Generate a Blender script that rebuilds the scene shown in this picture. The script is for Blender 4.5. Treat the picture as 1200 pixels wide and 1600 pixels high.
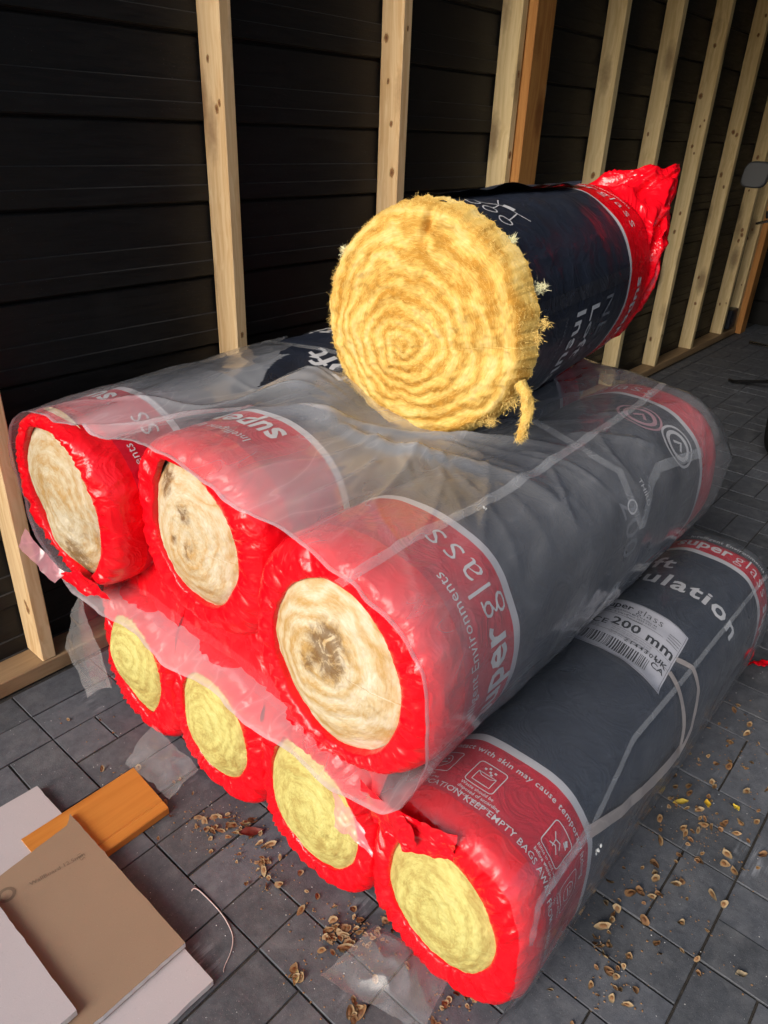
import bpy, bmesh, math, random
import numpy as np
from mathutils import Matrix, Vector

for o in list(bpy.data.objects):
    bpy.data.objects.remove(o, do_unlink=True)
scene = bpy.context.scene
COL = scene.collection
rad = math.radians

# ------------------------------------------------------------------ camera
cam_data = bpy.data.cameras.new('camera')
cam = bpy.data.objects.new('camera', cam_data)
COL.objects.link(cam)
RX = Vector((0.65460783, -0.75496905, 0.03886277))      # image right in world
RD = Vector((-0.33028483, -0.3318637, -0.88361667))     # image down
RF = Vector((0.68000038, 0.56558661, -0.4665954))       # view direction
mcam = Matrix((RX, -RD, -RF)).transposed().to_4x4()
mcam.translation = Vector((0, 0, 1.3))
cam.matrix_world = mcam
cam_data.sensor_fit = 'VERTICAL'
cam_data.sensor_height = 36.0
cam_data.sensor_width = 27.0
cam_data.lens = 36.0 * 1140.6 / 1600.0
cam_data.clip_start = 0.02
cam_data.clip_end = 500
scene.camera = cam

# ------------------------------------------------------------------ light
SUN_FROM = Vector((-0.80, 0.0, 0.43)).normalized()
world = bpy.data.worlds.new('World')
scene.world = world
world.use_nodes = True
wn = world.node_tree.nodes
sky = wn.new('ShaderNodeTexSky')
sky.sky_type = 'NISHITA'
sky.sun_disc = False
sky.sun_elevation = math.asin(SUN_FROM.z)
sky.sun_rotation = math.atan2(SUN_FROM.x, SUN_FROM.y)
sky.air_density = 1.0
sky.dust_density = 3.0
wn['Background'].inputs['Strength'].default_value = 0.105
world.node_tree.links.new(sky.outputs[0], wn['Background'].inputs['Color'])
sun_data = bpy.data.lights.new('sun', 'SUN')
sun_data.energy = 2.1
sun_data.angle = rad(34)
sun_data.color = (1.0, 0.955, 0.89)
sun = bpy.data.objects.new('sun', sun_data)
COL.objects.link(sun)
sun.rotation_euler = (-SUN_FROM).to_track_quat('-Z', 'Y').to_euler()
sun.location = (-4, 0, 5)
vs = scene.view_settings
vs.view_transform = 'Standard'
vs.look = 'None'
vs.gamma = 1.0
vs.use_curve_mapping = False
vs.exposure = 0.64
scene.render.engine = 'CYCLES'
scene.cycles.transparent_max_bounces = 12
scene.cycles.max_bounces = 6
scene.cycles.diffuse_bounces = 3
scene.cycles.glossy_bounces = 3
scene.cycles.caustics_reflective = False
scene.cycles.caustics_refractive = False
scene.cycles.use_adaptive_sampling = True
scene.cycles.adaptive_threshold = 0.03

# ------------------------------------------------------------------ noise
_rng = np.random.RandomState(7)
_perm = np.tile(_rng.permutation(256), 3)
_grad = _rng.normal(size=(256, 3))
_grad /= np.linalg.norm(_grad, axis=1)[:, None]

def pn(p):
    """gradient noise, p (N,3) -> about -1..1"""
    p = np.asarray(p, float)
    i = np.floor(p).astype(int)
    f = p - i
    i &= 255
    u = f * f * f * (f * (f * 6 - 15) + 10)
    out = 0
    for dx in (0, 1):
        for dy in (0, 1):
            for dz in (0, 1):
                hsh = _perm[_perm[_perm[i[:, 0] + dx] + i[:, 1] + dy] + i[:, 2] + dz]
                g = _grad[hsh]
                d = f - np.array([dx, dy, dz])
                w = (u[:, 0] if dx else 1 - u[:, 0]) * (u[:, 1] if dy else 1 - u[:, 1]) * (u[:, 2] if dz else 1 - u[:, 2])
                out = out + w * (g * d).sum(1)
    return out * 1.6

def pn3(x, y, z=0.0):
    x, y, z = np.broadcast_arrays(np.asarray(x, float), np.asarray(y, float), np.asarray(z, float))
    return pn(np.stack([x.ravel(), y.ravel(), z.ravel()], 1)).reshape(x.shape)

# ------------------------------------------------------------------ object helpers
def mesh_obj(name, verts, faces, mats, parent=None, smooth=True, face_mats=None, attrs=None):
    """one mesh object; verts in world space, stored relative to the parent's location"""
    verts = np.asarray(verts, float)
    if parent is not None:
        verts = verts - BASE[parent.name]
    me = bpy.data.meshes.new(name)
    me.from_pydata(verts.tolist(), [], [tuple(int(k) for k in f) for f in faces])
    if not isinstance(mats, (list, tuple)):
        mats = [mats]
    for m in mats:
        me.materials.append(m)
    if face_mats is not None:
        me.polygons.foreach_set('material_index', np.asarray(face_mats, dtype=np.int32))
    if smooth:
        me.polygons.foreach_set('use_smooth', np.ones(len(me.polygons), dtype=bool))
    if attrs:
        for k, v in attrs.items():
            v = np.asarray(v, float)
            if v.ndim == 1:
                a = me.attributes.new(k, 'FLOAT', 'POINT'); a.data.foreach_set('value', v)
            else:
                a = me.attributes.new(k, 'FLOAT_VECTOR', 'POINT'); a.data.foreach_set('vector', v.ravel())
    me.update()
    o = bpy.data.objects.new(name, me)
    COL.objects.link(o)
    if parent is not None:
        o.parent = parent
    return o

BASE = {}
def tag(o, label=None, cat=None, group=None, kind=None):
    if label: o['label'] = label
    if cat: o['category'] = cat
    if group: o['group'] = group
    if kind: o['kind'] = kind
    return o

def thing(name, loc, label=None, cat=None, group=None, kind=None):
    o = bpy.data.objects.new(name, None)
    COL.objects.link(o)
    o.location = loc
    o.empty_display_size = 0.05
    BASE[o.name] = np.array(loc, float)
    tag(o, label, cat, group, kind)
    return o

def grid_faces(nr, nc, wrap=False, off=0):
    f = []
    for i in range(nr - 1):
        for j in range(nc if wrap else nc - 1):
            k = (j + 1) % nc
            f.append((off + i * nc + j, off + i * nc + k, off + (i + 1) * nc + k, off + (i + 1) * nc + j))
    return f

def box_vf(lo, hi, bev=0.0):
    """bevelled box vertices and faces"""
    bm = bmesh.new()
    bmesh.ops.create_cube(bm, size=1.0)
    lo = np.array(lo, float); hi = np.array(hi, float)
    for v in bm.verts:
        v.co = Vector(((lo + hi) / 2 + np.array(v.co) * (hi - lo)).tolist())
    if bev > 0:
        bmesh.ops.bevel(bm, geom=bm.edges[:], offset=bev, segments=1, affect='EDGES')
    bm.verts.index_update()
    v = np.array([tuple(x.co) for x in bm.verts]); f = [[x.index for x in p.verts] for p in bm.faces]
    bm.free()
    return v, f

def join_vf(lst):
    V = []; F = []; n = 0
    for v, f in lst:
        V.append(np.asarray(v, float)); F += [[i + n for i in p] for p in f]; n += len(v)
    return np.concatenate(V), F

def tube_vf(pts, radii, nseg=8, cap=True):
    pts = np.asarray(pts, float)
    n = len(pts)
    radii = np.broadcast_to(np.asarray(radii, float), (n,))
    T = np.gradient(pts, axis=0)
    T /= np.linalg.norm(T, axis=1)[:, None] + 1e-12
    up = np.array([0, 0, 1.0]) if abs(T[0, 2]) < .9 else np.array([1.0, 0, 0])
    V = []
    U = np.cross(T[0], up); U /= np.linalg.norm(U)
    for i in range(n):
        U = U - T[i] * U.dot(T[i]); U /= np.linalg.norm(U)
        W = np.cross(T[i], U)
        for k in range(nseg):
            a = 2 * math.pi * k / nseg
            V.append(pts[i] + radii[i] * (math.cos(a) * U + math.sin(a) * W))
    F = grid_faces(n, nseg, True)
    if cap:
        F.append(list(range(nseg))[::-1]); F.append([(n - 1) * nseg + k for k in range(nseg)])
    return np.array(V), F

# ------------------------------------------------------------------ materials
def mat(name):
    m = bpy.data.materials.new(name)
    m.use_nodes = True
    nt = m.node_tree
    return m, nt, nt.nodes['Principled BSDF'], nt.nodes['Material Output']

def N(nt, typ, **kw):
    n = nt.nodes.new(typ)
    for k, v in kw.items():
        if k.startswith('i_'):
            key = k[2:]
            key = int(key) if key.isdigit() else key
            n.inputs[key].default_value = v
        else:
            setattr(n, k, v)
    return n

def coords(nt, scale=(1, 1, 1), rot=(0, 0, 0), src='Object', loc=(0, 0, 0)):
    tc = N(nt, 'ShaderNodeTexCoord')
    mp = N(nt, 'ShaderNodeMapping')
    mp.inputs['Scale'].default_value = scale
    mp.inputs['Rotation'].default_value = rot
    mp.inputs['Location'].default_value = loc
    nt.links.new(tc.outputs[src], mp.inputs['Vector'])
    return mp.outputs[0]

def noise(nt, vec, scale, detail=4, rough=.55, dist=0.0):
    n = N(nt, 'ShaderNodeTexNoise')
    n.inputs['Scale'].default_value = scale
    n.inputs['Detail'].default_value = detail
    n.inputs['Roughness'].default_value = rough
    n.inputs['Distortion'].default_value = dist
    if vec is not None:
        nt.links.new(vec, n.inputs['Vector'])
    return n.outputs['Fac']

def ramp(nt, fac, stops, interp='LINEAR'):
    r = N(nt, 'ShaderNodeValToRGB')
    r.color_ramp.interpolation = interp
    el = r.color_ramp.elements
    while len(el) < len(stops):
        el.new(0.5)
    for e, (p, c) in zip(el, stops):
        e.position = p
        e.color = (*c, 1) if len(c) == 3 else c
    nt.links.new(fac, r.inputs['Fac'])
    return r.outputs['Color']

def g(v):
    return (v, v, v)

def mixc(nt, a, b, fac, mode='MIX'):
    m = N(nt, 'ShaderNodeMix', data_type='RGBA', blend_type=mode)
    def put(sock, x):
        if hasattr(x, 'links'):
            nt.links.new(x, sock)
        elif isinstance(x, (int, float)):
            sock.default_value = x
        else:
            sock.default_value = (*x, 1)
    put(m.inputs[0], fac); put(m.inputs[6], a); put(m.inputs[7], b)
    return m.outputs[2]

def math_(nt, op, a, b=None):
    m = N(nt, 'ShaderNodeMath', operation=op)
    for i, x in enumerate((a, b)):
        if x is None: continue
        if hasattr(x, 'links'): nt.links.new(x, m.inputs[i])
        else: m.inputs[i].default_value = x
    return m.outputs[0]

def bump(nt, h, strength, dist, bsdf, prev=None):
    b = N(nt, 'ShaderNodeBump')
    b.inputs['Strength'].default_value = strength
    b.inputs['Distance'].default_value = dist
    nt.links.new(h, b.inputs['Height'])
    if prev is not None:
        nt.links.new(prev, b.inputs['Normal'])
    if bsdf is not None:
        nt.links.new(b.outputs[0], bsdf.inputs['Normal'])
    return b.outputs[0]

def m_wood(name, light, dark, knot, axis='Z', grain=70, rough=.6, gcon=1.0):
    m, nt, b, out = mat(name)
    sc = {'Z': (1, 1, .045), 'X': (.045, 1, 1), 'Y': (1, .045, 1)}[axis]
    oi = N(nt, 'ShaderNodeObjectInfo')
    tc = N(nt, 'ShaderNodeTexCoord')
    add = N(nt, 'ShaderNodeVectorMath', operation='ADD')
    sc3 = N(nt, 'ShaderNodeVectorMath', operation='SCALE')
    nt.links.new(oi.outputs['Random'], sc3.inputs['Scale'])
    sc3.inputs[0].default_value = (7.3, 3.1, 5.7)
    nt.links.new(tc.outputs['Object'], add.inputs[0]); nt.links.new(sc3.outputs[0], add.inputs[1])
    mp = N(nt, 'ShaderNodeMapping'); mp.inputs['Scale'].default_value = sc
    nt.links.new(add.outputs[0], mp.inputs['Vector'])
    wob = noise(nt, add.outputs[0], 3.0, 3)
    mp2 = N(nt, 'ShaderNodeVectorMath', operation='ADD')
    sw = N(nt, 'ShaderNodeVectorMath', operation='SCALE'); sw.inputs[0].default_value = (.05, .05, .05)
    nt.links.new(wob, sw.inputs['Scale'])
    nt.links.new(mp.outputs[0], mp2.inputs[0]); nt.links.new(sw.outputs[0], mp2.inputs[1])
    g1 = noise(nt, mp2.outputs[0], grain, 3, .6, .6)
    g2 = noise(nt, mp.outputs[0], grain * 5, 2, .6)
    col = ramp(nt, g1, [(.34, dark), (.62, light)])
    col = mixc(nt, col, mixc(nt, light, dark, .55), math_(nt, 'MULTIPLY', ramp(nt, g2, [(.45, g(0)), (.75, g(1))]), .35 * gcon))
    # knots
    ks = {'Z': (9, 9, 3.2), 'X': (3.2, 9, 9), 'Y': (9, 3.2, 9)}[axis]
    mk = N(nt, 'ShaderNodeMapping'); mk.inputs['Scale'].default_value = ks
    nt.links.new(add.outputs[0], mk.inputs['Vector'])
    vor = N(nt, 'ShaderNodeTexVoronoi'); vor.inputs['Scale'].default_value = 1.0
    vor.inputs['Randomness'].default_value = 1.0
    nt.links.new(mk.outputs[0], vor.inputs['Vector'])
    kd = math_(nt, 'ADD', vor.outputs['Distance'], math_(nt, 'MULTIPLY', math_(nt, 'SUBTRACT', noise(nt, add.outputs[0], 60, 2), .5), .12))
    kf = ramp(nt, kd, [(.12, g(1)), (.32, g(.0))])
    col = mixc(nt, col, knot, math_(nt, 'MULTIPLY', kf, .8))
    big = noise(nt, add.outputs[0], 2.2, 2)
    col = mixc(nt, col, tuple(c * .78 for c in light), math_(nt, 'MULTIPLY', big, .35))
    nt.links.new(col, b.inputs['Base Color'])
    b.inputs['Roughness'].default_value = rough
    b.inputs['Specular IOR Level'].default_value = .3
    bump(nt, g1, .25, .001, b)
    return m

def m_plastic(name, col, rough=.32, wr=1.0, spec=.5, var=.12, wscale=(1, 1, 1), coat=0.0):
    """thin polythene bag film: printed colour with tight crinkles"""
    m, nt, b, out = mat(name)
    v = coords(nt)
    n0 = noise(nt, v, 6, 3)
    nt.links.new(mixc(nt, tuple(c * (1 - var) for c in col), tuple(min(1, c * (1 + var)) for c in col), n0), b.inputs['Base Color'])
    vs_ = coords(nt, wscale)
    n1 = noise(nt, vs_, 26, 4, .6, .8)
    n2 = noise(nt, v, 13, 3, .5, 1.2)
    rg = ramp(nt, math_(nt, 'ABSOLUTE', math_(nt, 'SUBTRACT', n2, .5)), [(.0, g(1)), (.10, g(.25)), (.3, g(0))])
    p = bump(nt, n1, .22 * wr, .006, None)
    bump(nt, rg, .55 * wr, .007, b, p)
    b.inputs['Specular IOR Level'].default_value = spec
    nt.links.new(ramp(nt, noise(nt, v, 14, 3), [(.3, g(rough * .75)), (.7, g(min(1, rough * 1.35)))]), b.inputs['Roughness'])
    b.inputs['Coat Weight'].default_value = coat
    b.inputs['Coat Roughness'].default_value = .15
    return m

def m_film(name, haze=.2, tint=(.92, .93, .95), gloss=1.25, rough=.13, bscale=1.0, rot=(0, 0, .7), crease=.45, attr=None):
    """clear polythene: mostly see-through, a little milky, softly glossy"""
    m, nt, b, out = mat(name)
    nt.nodes.remove(b)
    vs_ = coords(nt, (1.0, 2.8, 1.7), rot)
    n1 = noise(nt, vs_, 4.5 * bscale, 2, .45, .3)
    cr = ramp(nt, math_(nt, 'ABSOLUTE', math_(nt, 'SUBTRACT', n1, .5)), [(.0, g(1)), (.012, g(.35)), (.05, g(0))])
    b2 = bump(nt, n1, .22, .012, None)
    tr = N(nt, 'ShaderNodeBsdfTransparent'); tr.inputs[0].default_value = (.98, .98, .985, 1)
    df = N(nt, 'ShaderNodeBsdfDiffuse'); df.inputs[0].default_value = (*tint, 1)
    tl = N(nt, 'ShaderNodeBsdfTranslucent'); tl.inputs[0].default_value = (*tint, 1)
    gl = N(nt, 'ShaderNodeBsdfGlossy'); gl.inputs['Roughness'].default_value = rough
    nt.links.new(b2, gl.inputs['Normal'])
    milky = N(nt, 'ShaderNodeMixShader'); milky.inputs[0].default_value = .35
    nt.links.new(df.outputs[0], milky.inputs[1]); nt.links.new(tl.outputs[0], milky.inputs[2])
    lw = N(nt, 'ShaderNodeLayerWeight'); lw.inputs['Blend'].default_value = .3
    hz = math_(nt, 'ADD', math_(nt, 'MULTIPLY', lw.outputs['Facing'], haze * .9), math_(nt, 'ADD', math_(nt, 'MULTIPLY', cr, haze * .8 * crease), haze))
    if attr:
        hz = math_(nt, 'MULTIPLY', hz, N(nt, 'ShaderNodeAttribute', attribute_name=attr).outputs['Fac'])
    mx = N(nt, 'ShaderNodeMixShader')
    nt.links.new(hz, mx.inputs[0]); nt.links.new(tr.outputs[0], mx.inputs[1]); nt.links.new(milky.outputs[0], mx.inputs[2])
    l5 = N(nt, 'ShaderNodeLayerWeight'); l5.inputs['Blend'].default_value = .5
    fres = math_(nt, 'ADD', math_(nt, 'MULTIPLY', math_(nt, 'POWER', l5.outputs['Facing'], 5.0), .85), .05)
    mg = N(nt, 'ShaderNodeMixShader')
    nt.links.new(math_(nt, 'MULTIPLY', fres, gloss), mg.inputs[0])
    nt.links.new(mx.outputs[0], mg.inputs[1]); nt.links.new(gl.outputs[0], mg.inputs[2])
    nt.links.new(mg.outputs[0], out.inputs['Surface'])
    return m

def m_plain(name, col, rough=.6, spec=.4, var=.0, nscale=20, metallic=0.0, bumpk=0.0):
    m, nt, b, out = mat(name)
    v = coords(nt)
    if var > 0:
        n0 = noise(nt, v, nscale, 4)
        nt.links.new(mixc(nt, tuple(c * (1 - var) for c in col), tuple(min(1, c * (1 + var)) for c in col), n0), b.inputs['Base Color'])
        if bumpk: bump(nt, n0, bumpk, .003, b)
    else:
        b.inputs['Base Color'].default_value = (*col, 1)
    b.inputs['Roughness'].default_value = rough
    b.inputs['Specular IOR Level'].default_value = spec
    b.inputs['Metallic'].default_value = metallic
    return m

def m_wool(name, pale, mid, deep, stain_shade=None, stain_shade_amt=0.0, ridge=1.0, seed=0.0):
    """rolled glass wool seen from its end: spiral layers (attribute ph), fibres along them (attribute pol)"""
    m, nt, b, out = mat(name)
    ph = N(nt, 'ShaderNodeAttribute', attribute_name='ph').outputs['Fac']
    pol = N(nt, 'ShaderNodeAttribute', attribute_name='pol').outputs['Vector']
    v = coords(nt, loc=(seed, seed * .7, seed * .3))
    wob = math_(nt, 'MULTIPLY', math_(nt, 'SUBTRACT', noise(nt, v, 11, 4, .6), .5), 1.8)
    w = math_(nt, 'SINE', math_(nt, 'MULTIPLY', math_(nt, 'ADD', ph, wob), 6.2832))
    w = math_(nt, 'ADD', math_(nt, 'MULTIPLY', w, .5), .5)
    fib = noise(nt, pol, 5.0, 6, .68, .4)
    blot = noise(nt, v, 9, 4, .6)
    f1 = math_(nt, 'ADD', math_(nt, 'MULTIPLY', w, .11 * ridge), math_(nt, 'ADD', math_(nt, 'MULTIPLY', fib, .46), math_(nt, 'MULTIPLY', blot, .56)))
    f1 = math_(nt, 'SUBTRACT', f1, .07 * ridge)
    col = ramp(nt, f1, [(.36, deep), (.53, mid), (.72, pale)])
    line = ramp(nt, w, [(.0, g(1)), (.10, g(0))])
    col = mixc(nt, col, deep, math_(nt, 'MULTIPLY', math_(nt, 'MULTIPLY', line, ramp(nt, noise(nt, v, 22, 3), [(.46, g(0)), (.66, g(1))])), .6))
    if stain_shade:
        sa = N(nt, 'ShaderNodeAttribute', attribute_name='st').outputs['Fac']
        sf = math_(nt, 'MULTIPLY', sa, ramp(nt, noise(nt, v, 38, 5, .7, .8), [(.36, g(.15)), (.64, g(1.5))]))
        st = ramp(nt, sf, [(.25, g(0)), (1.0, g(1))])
        col = mixc(nt, col, stain_shade, math_(nt, 'MULTIPLY', st, stain_shade_amt))
    nt.links.new(col, b.inputs['Base Color'])
    b.inputs['Roughness'].default_value = 1.0
    b.inputs['Specular IOR Level'].default_value = .05
    b.inputs['Subsurface Weight'].default_value = .0
    fine = noise(nt, v, 190, 4, .75, .6)
    p = bump(nt, fine, .35, .003, None)
    p = bump(nt, fib, .42, .005, None, p)
    bump(nt, w, .07 * ridge, .003, b, p)
    return m

RED = m_plastic('red polythene', (.72, .0025, .010), .26, .38, .5, .08)
REDC = m_plastic('crumpled red polythene', (.74, .003, .012), .20, .7, .6, .08)
REDX = m_plastic('faded red print', (.50, .005, .022), .34, .45, .45, .08, (1.0, .25, .25))
DARK = m_plastic('charcoal printed polythene', (.020, .026, .043), .36, .30, .5, .18, (2.4, .2, .2))
SILV = m_plain('pale grey print', (.52, .52, .55), .45, .4, .06)
INK = m_plain('white ink', (.62, .62, .64), .5, .3)
INKG = m_plain('grey ink', (.16, .17, .20), .5, .3)
FILM = m_film('clear polythene', .20, (.90, .93, 1.0), attr='slack')
FILM2 = m_film('clear polythene tight', .065, (.80, .88, 1.0), bscale=1.2)
FILMS = m_film('loose clear polythene', .12, gloss=1.0, rough=.15, bscale=1.0)
TAPE = m_film('frosted seam tape', .20, (.80, .83, .88), .8, .2, 2.0)
TAPEB = m_film('beige tape', .60, (.52, .47, .46), .6, .3, 2.0)
PINK = m_film('thin pink film', .42, (.85, .42, .50), 1.2, .2)

# ================================================================== SETTING
# ---- ground bed
def m_ground():
    m, nt, b, out = mat('jointing sand and grit')
    v = coords(nt)
    n0 = noise(nt, v, 60, 5, .7)
    nt.links.new(ramp(nt, n0, [(.3, (.012, .011, .010)), (.7, (.05, .042, .035))]), b.inputs['Base Color'])
    b.inputs['Roughness'].default_value = .95
    bump(nt, n0, .6, .004, b)
    return m
gv = []
for x in (-40, 60):
    for y in (-40, 40):
        gv.append((x, y, -.0042))
paving = mesh_obj('paving', gv, [(0, 2, 3, 1)], m_ground(), smooth=False)
tag(paving, kind='structure')
BASE[paving.name] = np.zeros(3)

def m_paver():
    m, nt, b, out = mat('charcoal concrete block')
    tc = N(nt, 'ShaderNodeTexCoord')
    geo = N(nt, 'ShaderNodeNewGeometry')
    v = geo.outputs['Position']
    oi = N(nt, 'ShaderNodeObjectInfo')
    base = ramp(nt, noise(nt, v, 34, 6, .7), [(.25, (.052, .057, .067)), (.75, (.112, .120, .136))])
    tone = ramp(nt, oi.outputs['Random'], [(0, (.80, .80, .80)), (.5, (1.0, 1.0, 1.02)), (1, (1.25, 1.24, 1.26))])
    base = mixc(nt, base, tone, 1.0, 'MULTIPLY')
    # pale grit specks
    sp = noise(nt, v, 520, 2, .5)
    base = mixc(nt, base, (.30, .29, .29), math_(nt, 'MULTIPLY', ramp(nt, sp, [(.66, g(0)), (.76, g(1))]), .7))
    # chalky scuffs dragged along the drive
    mp = N(nt, 'ShaderNodeMapping'); mp.inputs['Scale'].default_value = (5, 60, 1); mp.inputs['Rotation'].default_value = (0, 0, .12)
    nt.links.new(v, mp.inputs['Vector'])
    scr = ramp(nt, noise(nt, mp.outputs[0], 1.0, 6, .7, .3), [(.50, g(0)), (.66, g(1))])
    msk = ramp(nt, noise(nt, v, 4.3, 4, .6, .4), [(.58, g(0)), (.68, g(1))])
    scf = math_(nt, 'MULTIPLY', math_(nt, 'MULTIPLY', scr, msk), .95)
    base = mixc(nt, base, (.34, .36, .40), scf)
    dust = math_(nt, 'MULTIPLY', ramp(nt, noise(nt, v, 11, 6, .7, .6), [(.48, g(0)), (.72, g(1))]), .32)
    base = mixc(nt, base, (.22, .22, .23), dust)
    nt.links.new(base, b.inputs['Base Color'])
    nt.links.new(ramp(nt, noise(nt, v, 25, 4), [(.3, g(.52)), (.7, g(.78))]), b.inputs['Roughness'])
    b.inputs['Specular IOR Level'].default_value = .35
    p = bump(nt, noise(nt, v, 300, 4, .7), .35, .0015, None)
    bump(nt, noise(nt, v, 30, 4, .6), .3, .004, b, p)
    return m
PAVER = m_paver()

U = .1045
bricks = []                                   # x0, x1, y0, y1
occ = set()
def lay(i, j, ni, nj, ox, oy):
    bricks.append((ox + i * U, ox + (i + ni) * U, oy + j * U, oy + (j + nj) * U))
# left part of the drive: blocks of mixed lengths on a grid meeting at (.48,.75)
cells = {}
def put(i, j, ni, nj):
    c = [(i + a, j + b) for a in range(ni) for b in range(nj)]
    if any(k in cells for k in c): return False
    for k in c: cells[k] = 1
    lay(i, j, ni, nj, .480, .750)
    return True
for a in [(0,7,2,1),(0,6,2,1),(0,5,1,1),(1,5,2,1),(0,4,2,1),(0,3,2,1),(0,2,2,1),(0,1,2,1),(0,0,2,1),(0,-1,1,1),(0,-3,1,2),(1,-2,1,2),
          (-2,7,2,1),(-2,6,2,1),(-1,4,1,2),(-3,5,2,1),(-3,4,2,1),(-1,2,1,2),(-1,0,1,2),(-2,-1,2,1),(-2,-2,2,1),(-1,-3,1,1),(-2,0,1,2),(-2,2,1,2)]:
    put(*a)
rnd = random.Random(5)
for j in range(7, -4, -1):
    for i in range(-8, 3):
        if (i, j) in cells: continue
        if (i // 2 + j // 2) % 2 == 0:
            put(i, j, 2, 1) or put(i, j, 1, 2) or put(i, j, 1, 1)
        else:
            (j > -3 and put(i, j - 1, 1, 2)) or put(i, j, 2, 1) or put(i, j, 1, 1)
XL, YL = .480 + 3 * U, .750 - 3 * U           # limits of that part
# the rest: basket weave of pairs
ox, oy = .995, .050
for bi in range(-8, 30):
    for bj in range(-16, 8):
        x0, y0 = ox + bi * 2 * U, oy + bj * 2 * U
        if (bi + bj) % 2 == 0:
            rr = [(x0, x0 + 2 * U, y0, y0 + U), (x0, x0 + 2 * U, y0 + U, y0 + 2 * U)]
        else:
            rr = [(x0, x0 + U, y0, y0 + 2 * U), (x0 + U, x0 + 2 * U, y0, y0 + 2 * U)]
        for a0, a1, b0, b1 in rr:
            if b1 > 1.585: b1 = 1.585
            if b1 - b0 < .02: continue
            if a0 < XL and b1 > YL:
                if a1 > XL + .02:
                    if b0 < YL - .02 and b0 < YL: 
                        pass
                    a0 = XL
                elif b0 < YL - .02:
                    b1 = YL
                else:
                    continue
            if a1 - a0 < .02 or b1 - b0 < .02: continue
            bricks.append((a0, a1, b0, b1))
# edge course against the wall plate at the far left
CAMP = np.array([0, 0, 1.3])
def proj(p):
    d = np.asarray(p, float) - CAMP
    z = d @ np.array(RF); 
    return 600 + 1140.6 * (d @ np.array(RX)) / z, 800 + 1140.6 * (d @ np.array(RD)) / z, z
def brick_vf(sx, sy, b=.0022):
    hx, hy = sx / 2 - .0021, sy / 2 - .0021
    V = []; 
    for z, k in ((-.03, 0), (-.0008, 0), (0, .0009)):
        for a, c in ((-1, -1), (1, -1), (1, 1), (-1, 1)):
            V.append((a * (hx - k), c * (hy - k), z))
    F = [(8, 9, 10, 11)]
    for r in (0, 4):
        for k in range(4):
            F.append((r + k, r + (k + 1) % 4, r + 4 + (k + 1) % 4, r + 4 + k))
    return np.array(V), F
shown = []; rest = []
for bk in bricks:
    cx, cy = (bk[0] + bk[1]) / 2, (bk[2] + bk[3]) / 2
    px, py, z = proj((cx, cy, 0))
    hidden = (.75 < cx < 1.75 and .30 < cy < 1.25)
    if z > .1 and -60 < px < 1260 and -60 < py < 1680 and not hidden and cx < 4.2:
        shown.append((z, bk))
    else:
        rest.append(bk)
shown.sort(key=lambda t: t[0])
for t in shown[290:]: rest.append(t[1])
meshes = {}
prnd = random.Random(11)
for z, bk in shown[:290]:
    sx, sy = round(bk[1] - bk[0], 3), round(bk[3] - bk[2], 3)
    if (sx, sy) not in meshes:
        v, f = brick_vf(sx, sy)
        me = bpy.data.meshes.new('paver'); me.from_pydata(v.tolist(), [], f); me.materials.append(PAVER)
        meshes[(sx, sy)] = me
    o = bpy.data.objects.new('paver', meshes[(sx, sy)])
    COL.objects.link(o); o.parent = paving
    o.location = ((bk[0] + bk[1]) / 2, (bk[2] + bk[3]) / 2, prnd.uniform(-.0014, .0010))
    o.rotation_euler = (prnd.uniform(-.008, .008), prnd.uniform(-.008, .008), prnd.uniform(-.006, .006))
lst = []
for bk in rest:
    v, f = brick_vf(bk[1] - bk[0], bk[3] - bk[2])
    v = v + np.array([(bk[0] + bk[1]) / 2, (bk[2] + bk[3]) / 2, prnd.uniform(-.0014, .001)])
    lst.append((v, f))
V_, F_ = join_vf(lst)
tag(mesh_obj('far_pavers', V_, F_, PAVER, paving, smooth=False), kind='stuff')

# ---- black boarded wall
def m_board():
    m, nt, b, out = mat('black stained board')
    geo = N(nt, 'ShaderNodeNewGeometry')
    v = geo.outputs['Position']
    oi = N(nt, 'ShaderNodeObjectInfo')
    off = N(nt, 'ShaderNodeVectorMath', operation='SCALE'); off.inputs[0].default_value = (11, 0, 3)
    nt.links.new(oi.outputs['Random'], off.inputs['Scale'])
    ad = N(nt, 'ShaderNodeVectorMath', operation='ADD')
    nt.links.new(v, ad.inputs[0]); nt.links.new(off.outputs[0], ad.inputs[1])
    mp = N(nt, 'ShaderNodeMapping'); mp.inputs['Scale'].default_value = (.09, 1, 1)
    nt.links.new(ad.outputs[0], mp.inputs['Vector'])
    g1 = noise(nt, mp.outputs[0], 75, 4, .65, 1.4)
    base = ramp(nt, g1, [(.35, (.0052, .0050, .0056)), (.7, (.013, .0122, .012))])
    worn = math_(nt, 'MULTIPLY', ramp(nt, noise(nt, v, 3.5, 5, .65), [(.55, g(0)), (.75, g(1))]), .35)
    base = mixc(nt, base, (.03, .027, .025), worn)
    sp = ramp(nt, noise(nt, v, 420, 1, .5), [(.755, g(0)), (.79, g(1))])
    base = mixc(nt, base, (.25, .24, .23), math_(nt, 'MULTIPLY', sp, math_(nt, 'MULTIPLY', ramp(nt, noise(nt, v, 5, 3), [(.4, g(0)), (.65, g(1))]), .7)))
    nt.links.new(base, b.inputs['Base Color'])
    nt.links.new(ramp(nt, g1, [(.3, g(.44)), (.7, g(.62))]), b.inputs['Roughness'])
    b.inputs['Specular IOR Level'].default_value = .32
    bump(nt, g1, .45, .002, b)
    return m
BOARD = m_board()
LEDGE_LIT = m_plain('lit black arris', (.045, .043, .042), .9, .1, .5, 30)  # paler ledge faces: the light they catch is painted into the colour
WY = 1.690
PB = .1845
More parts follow.
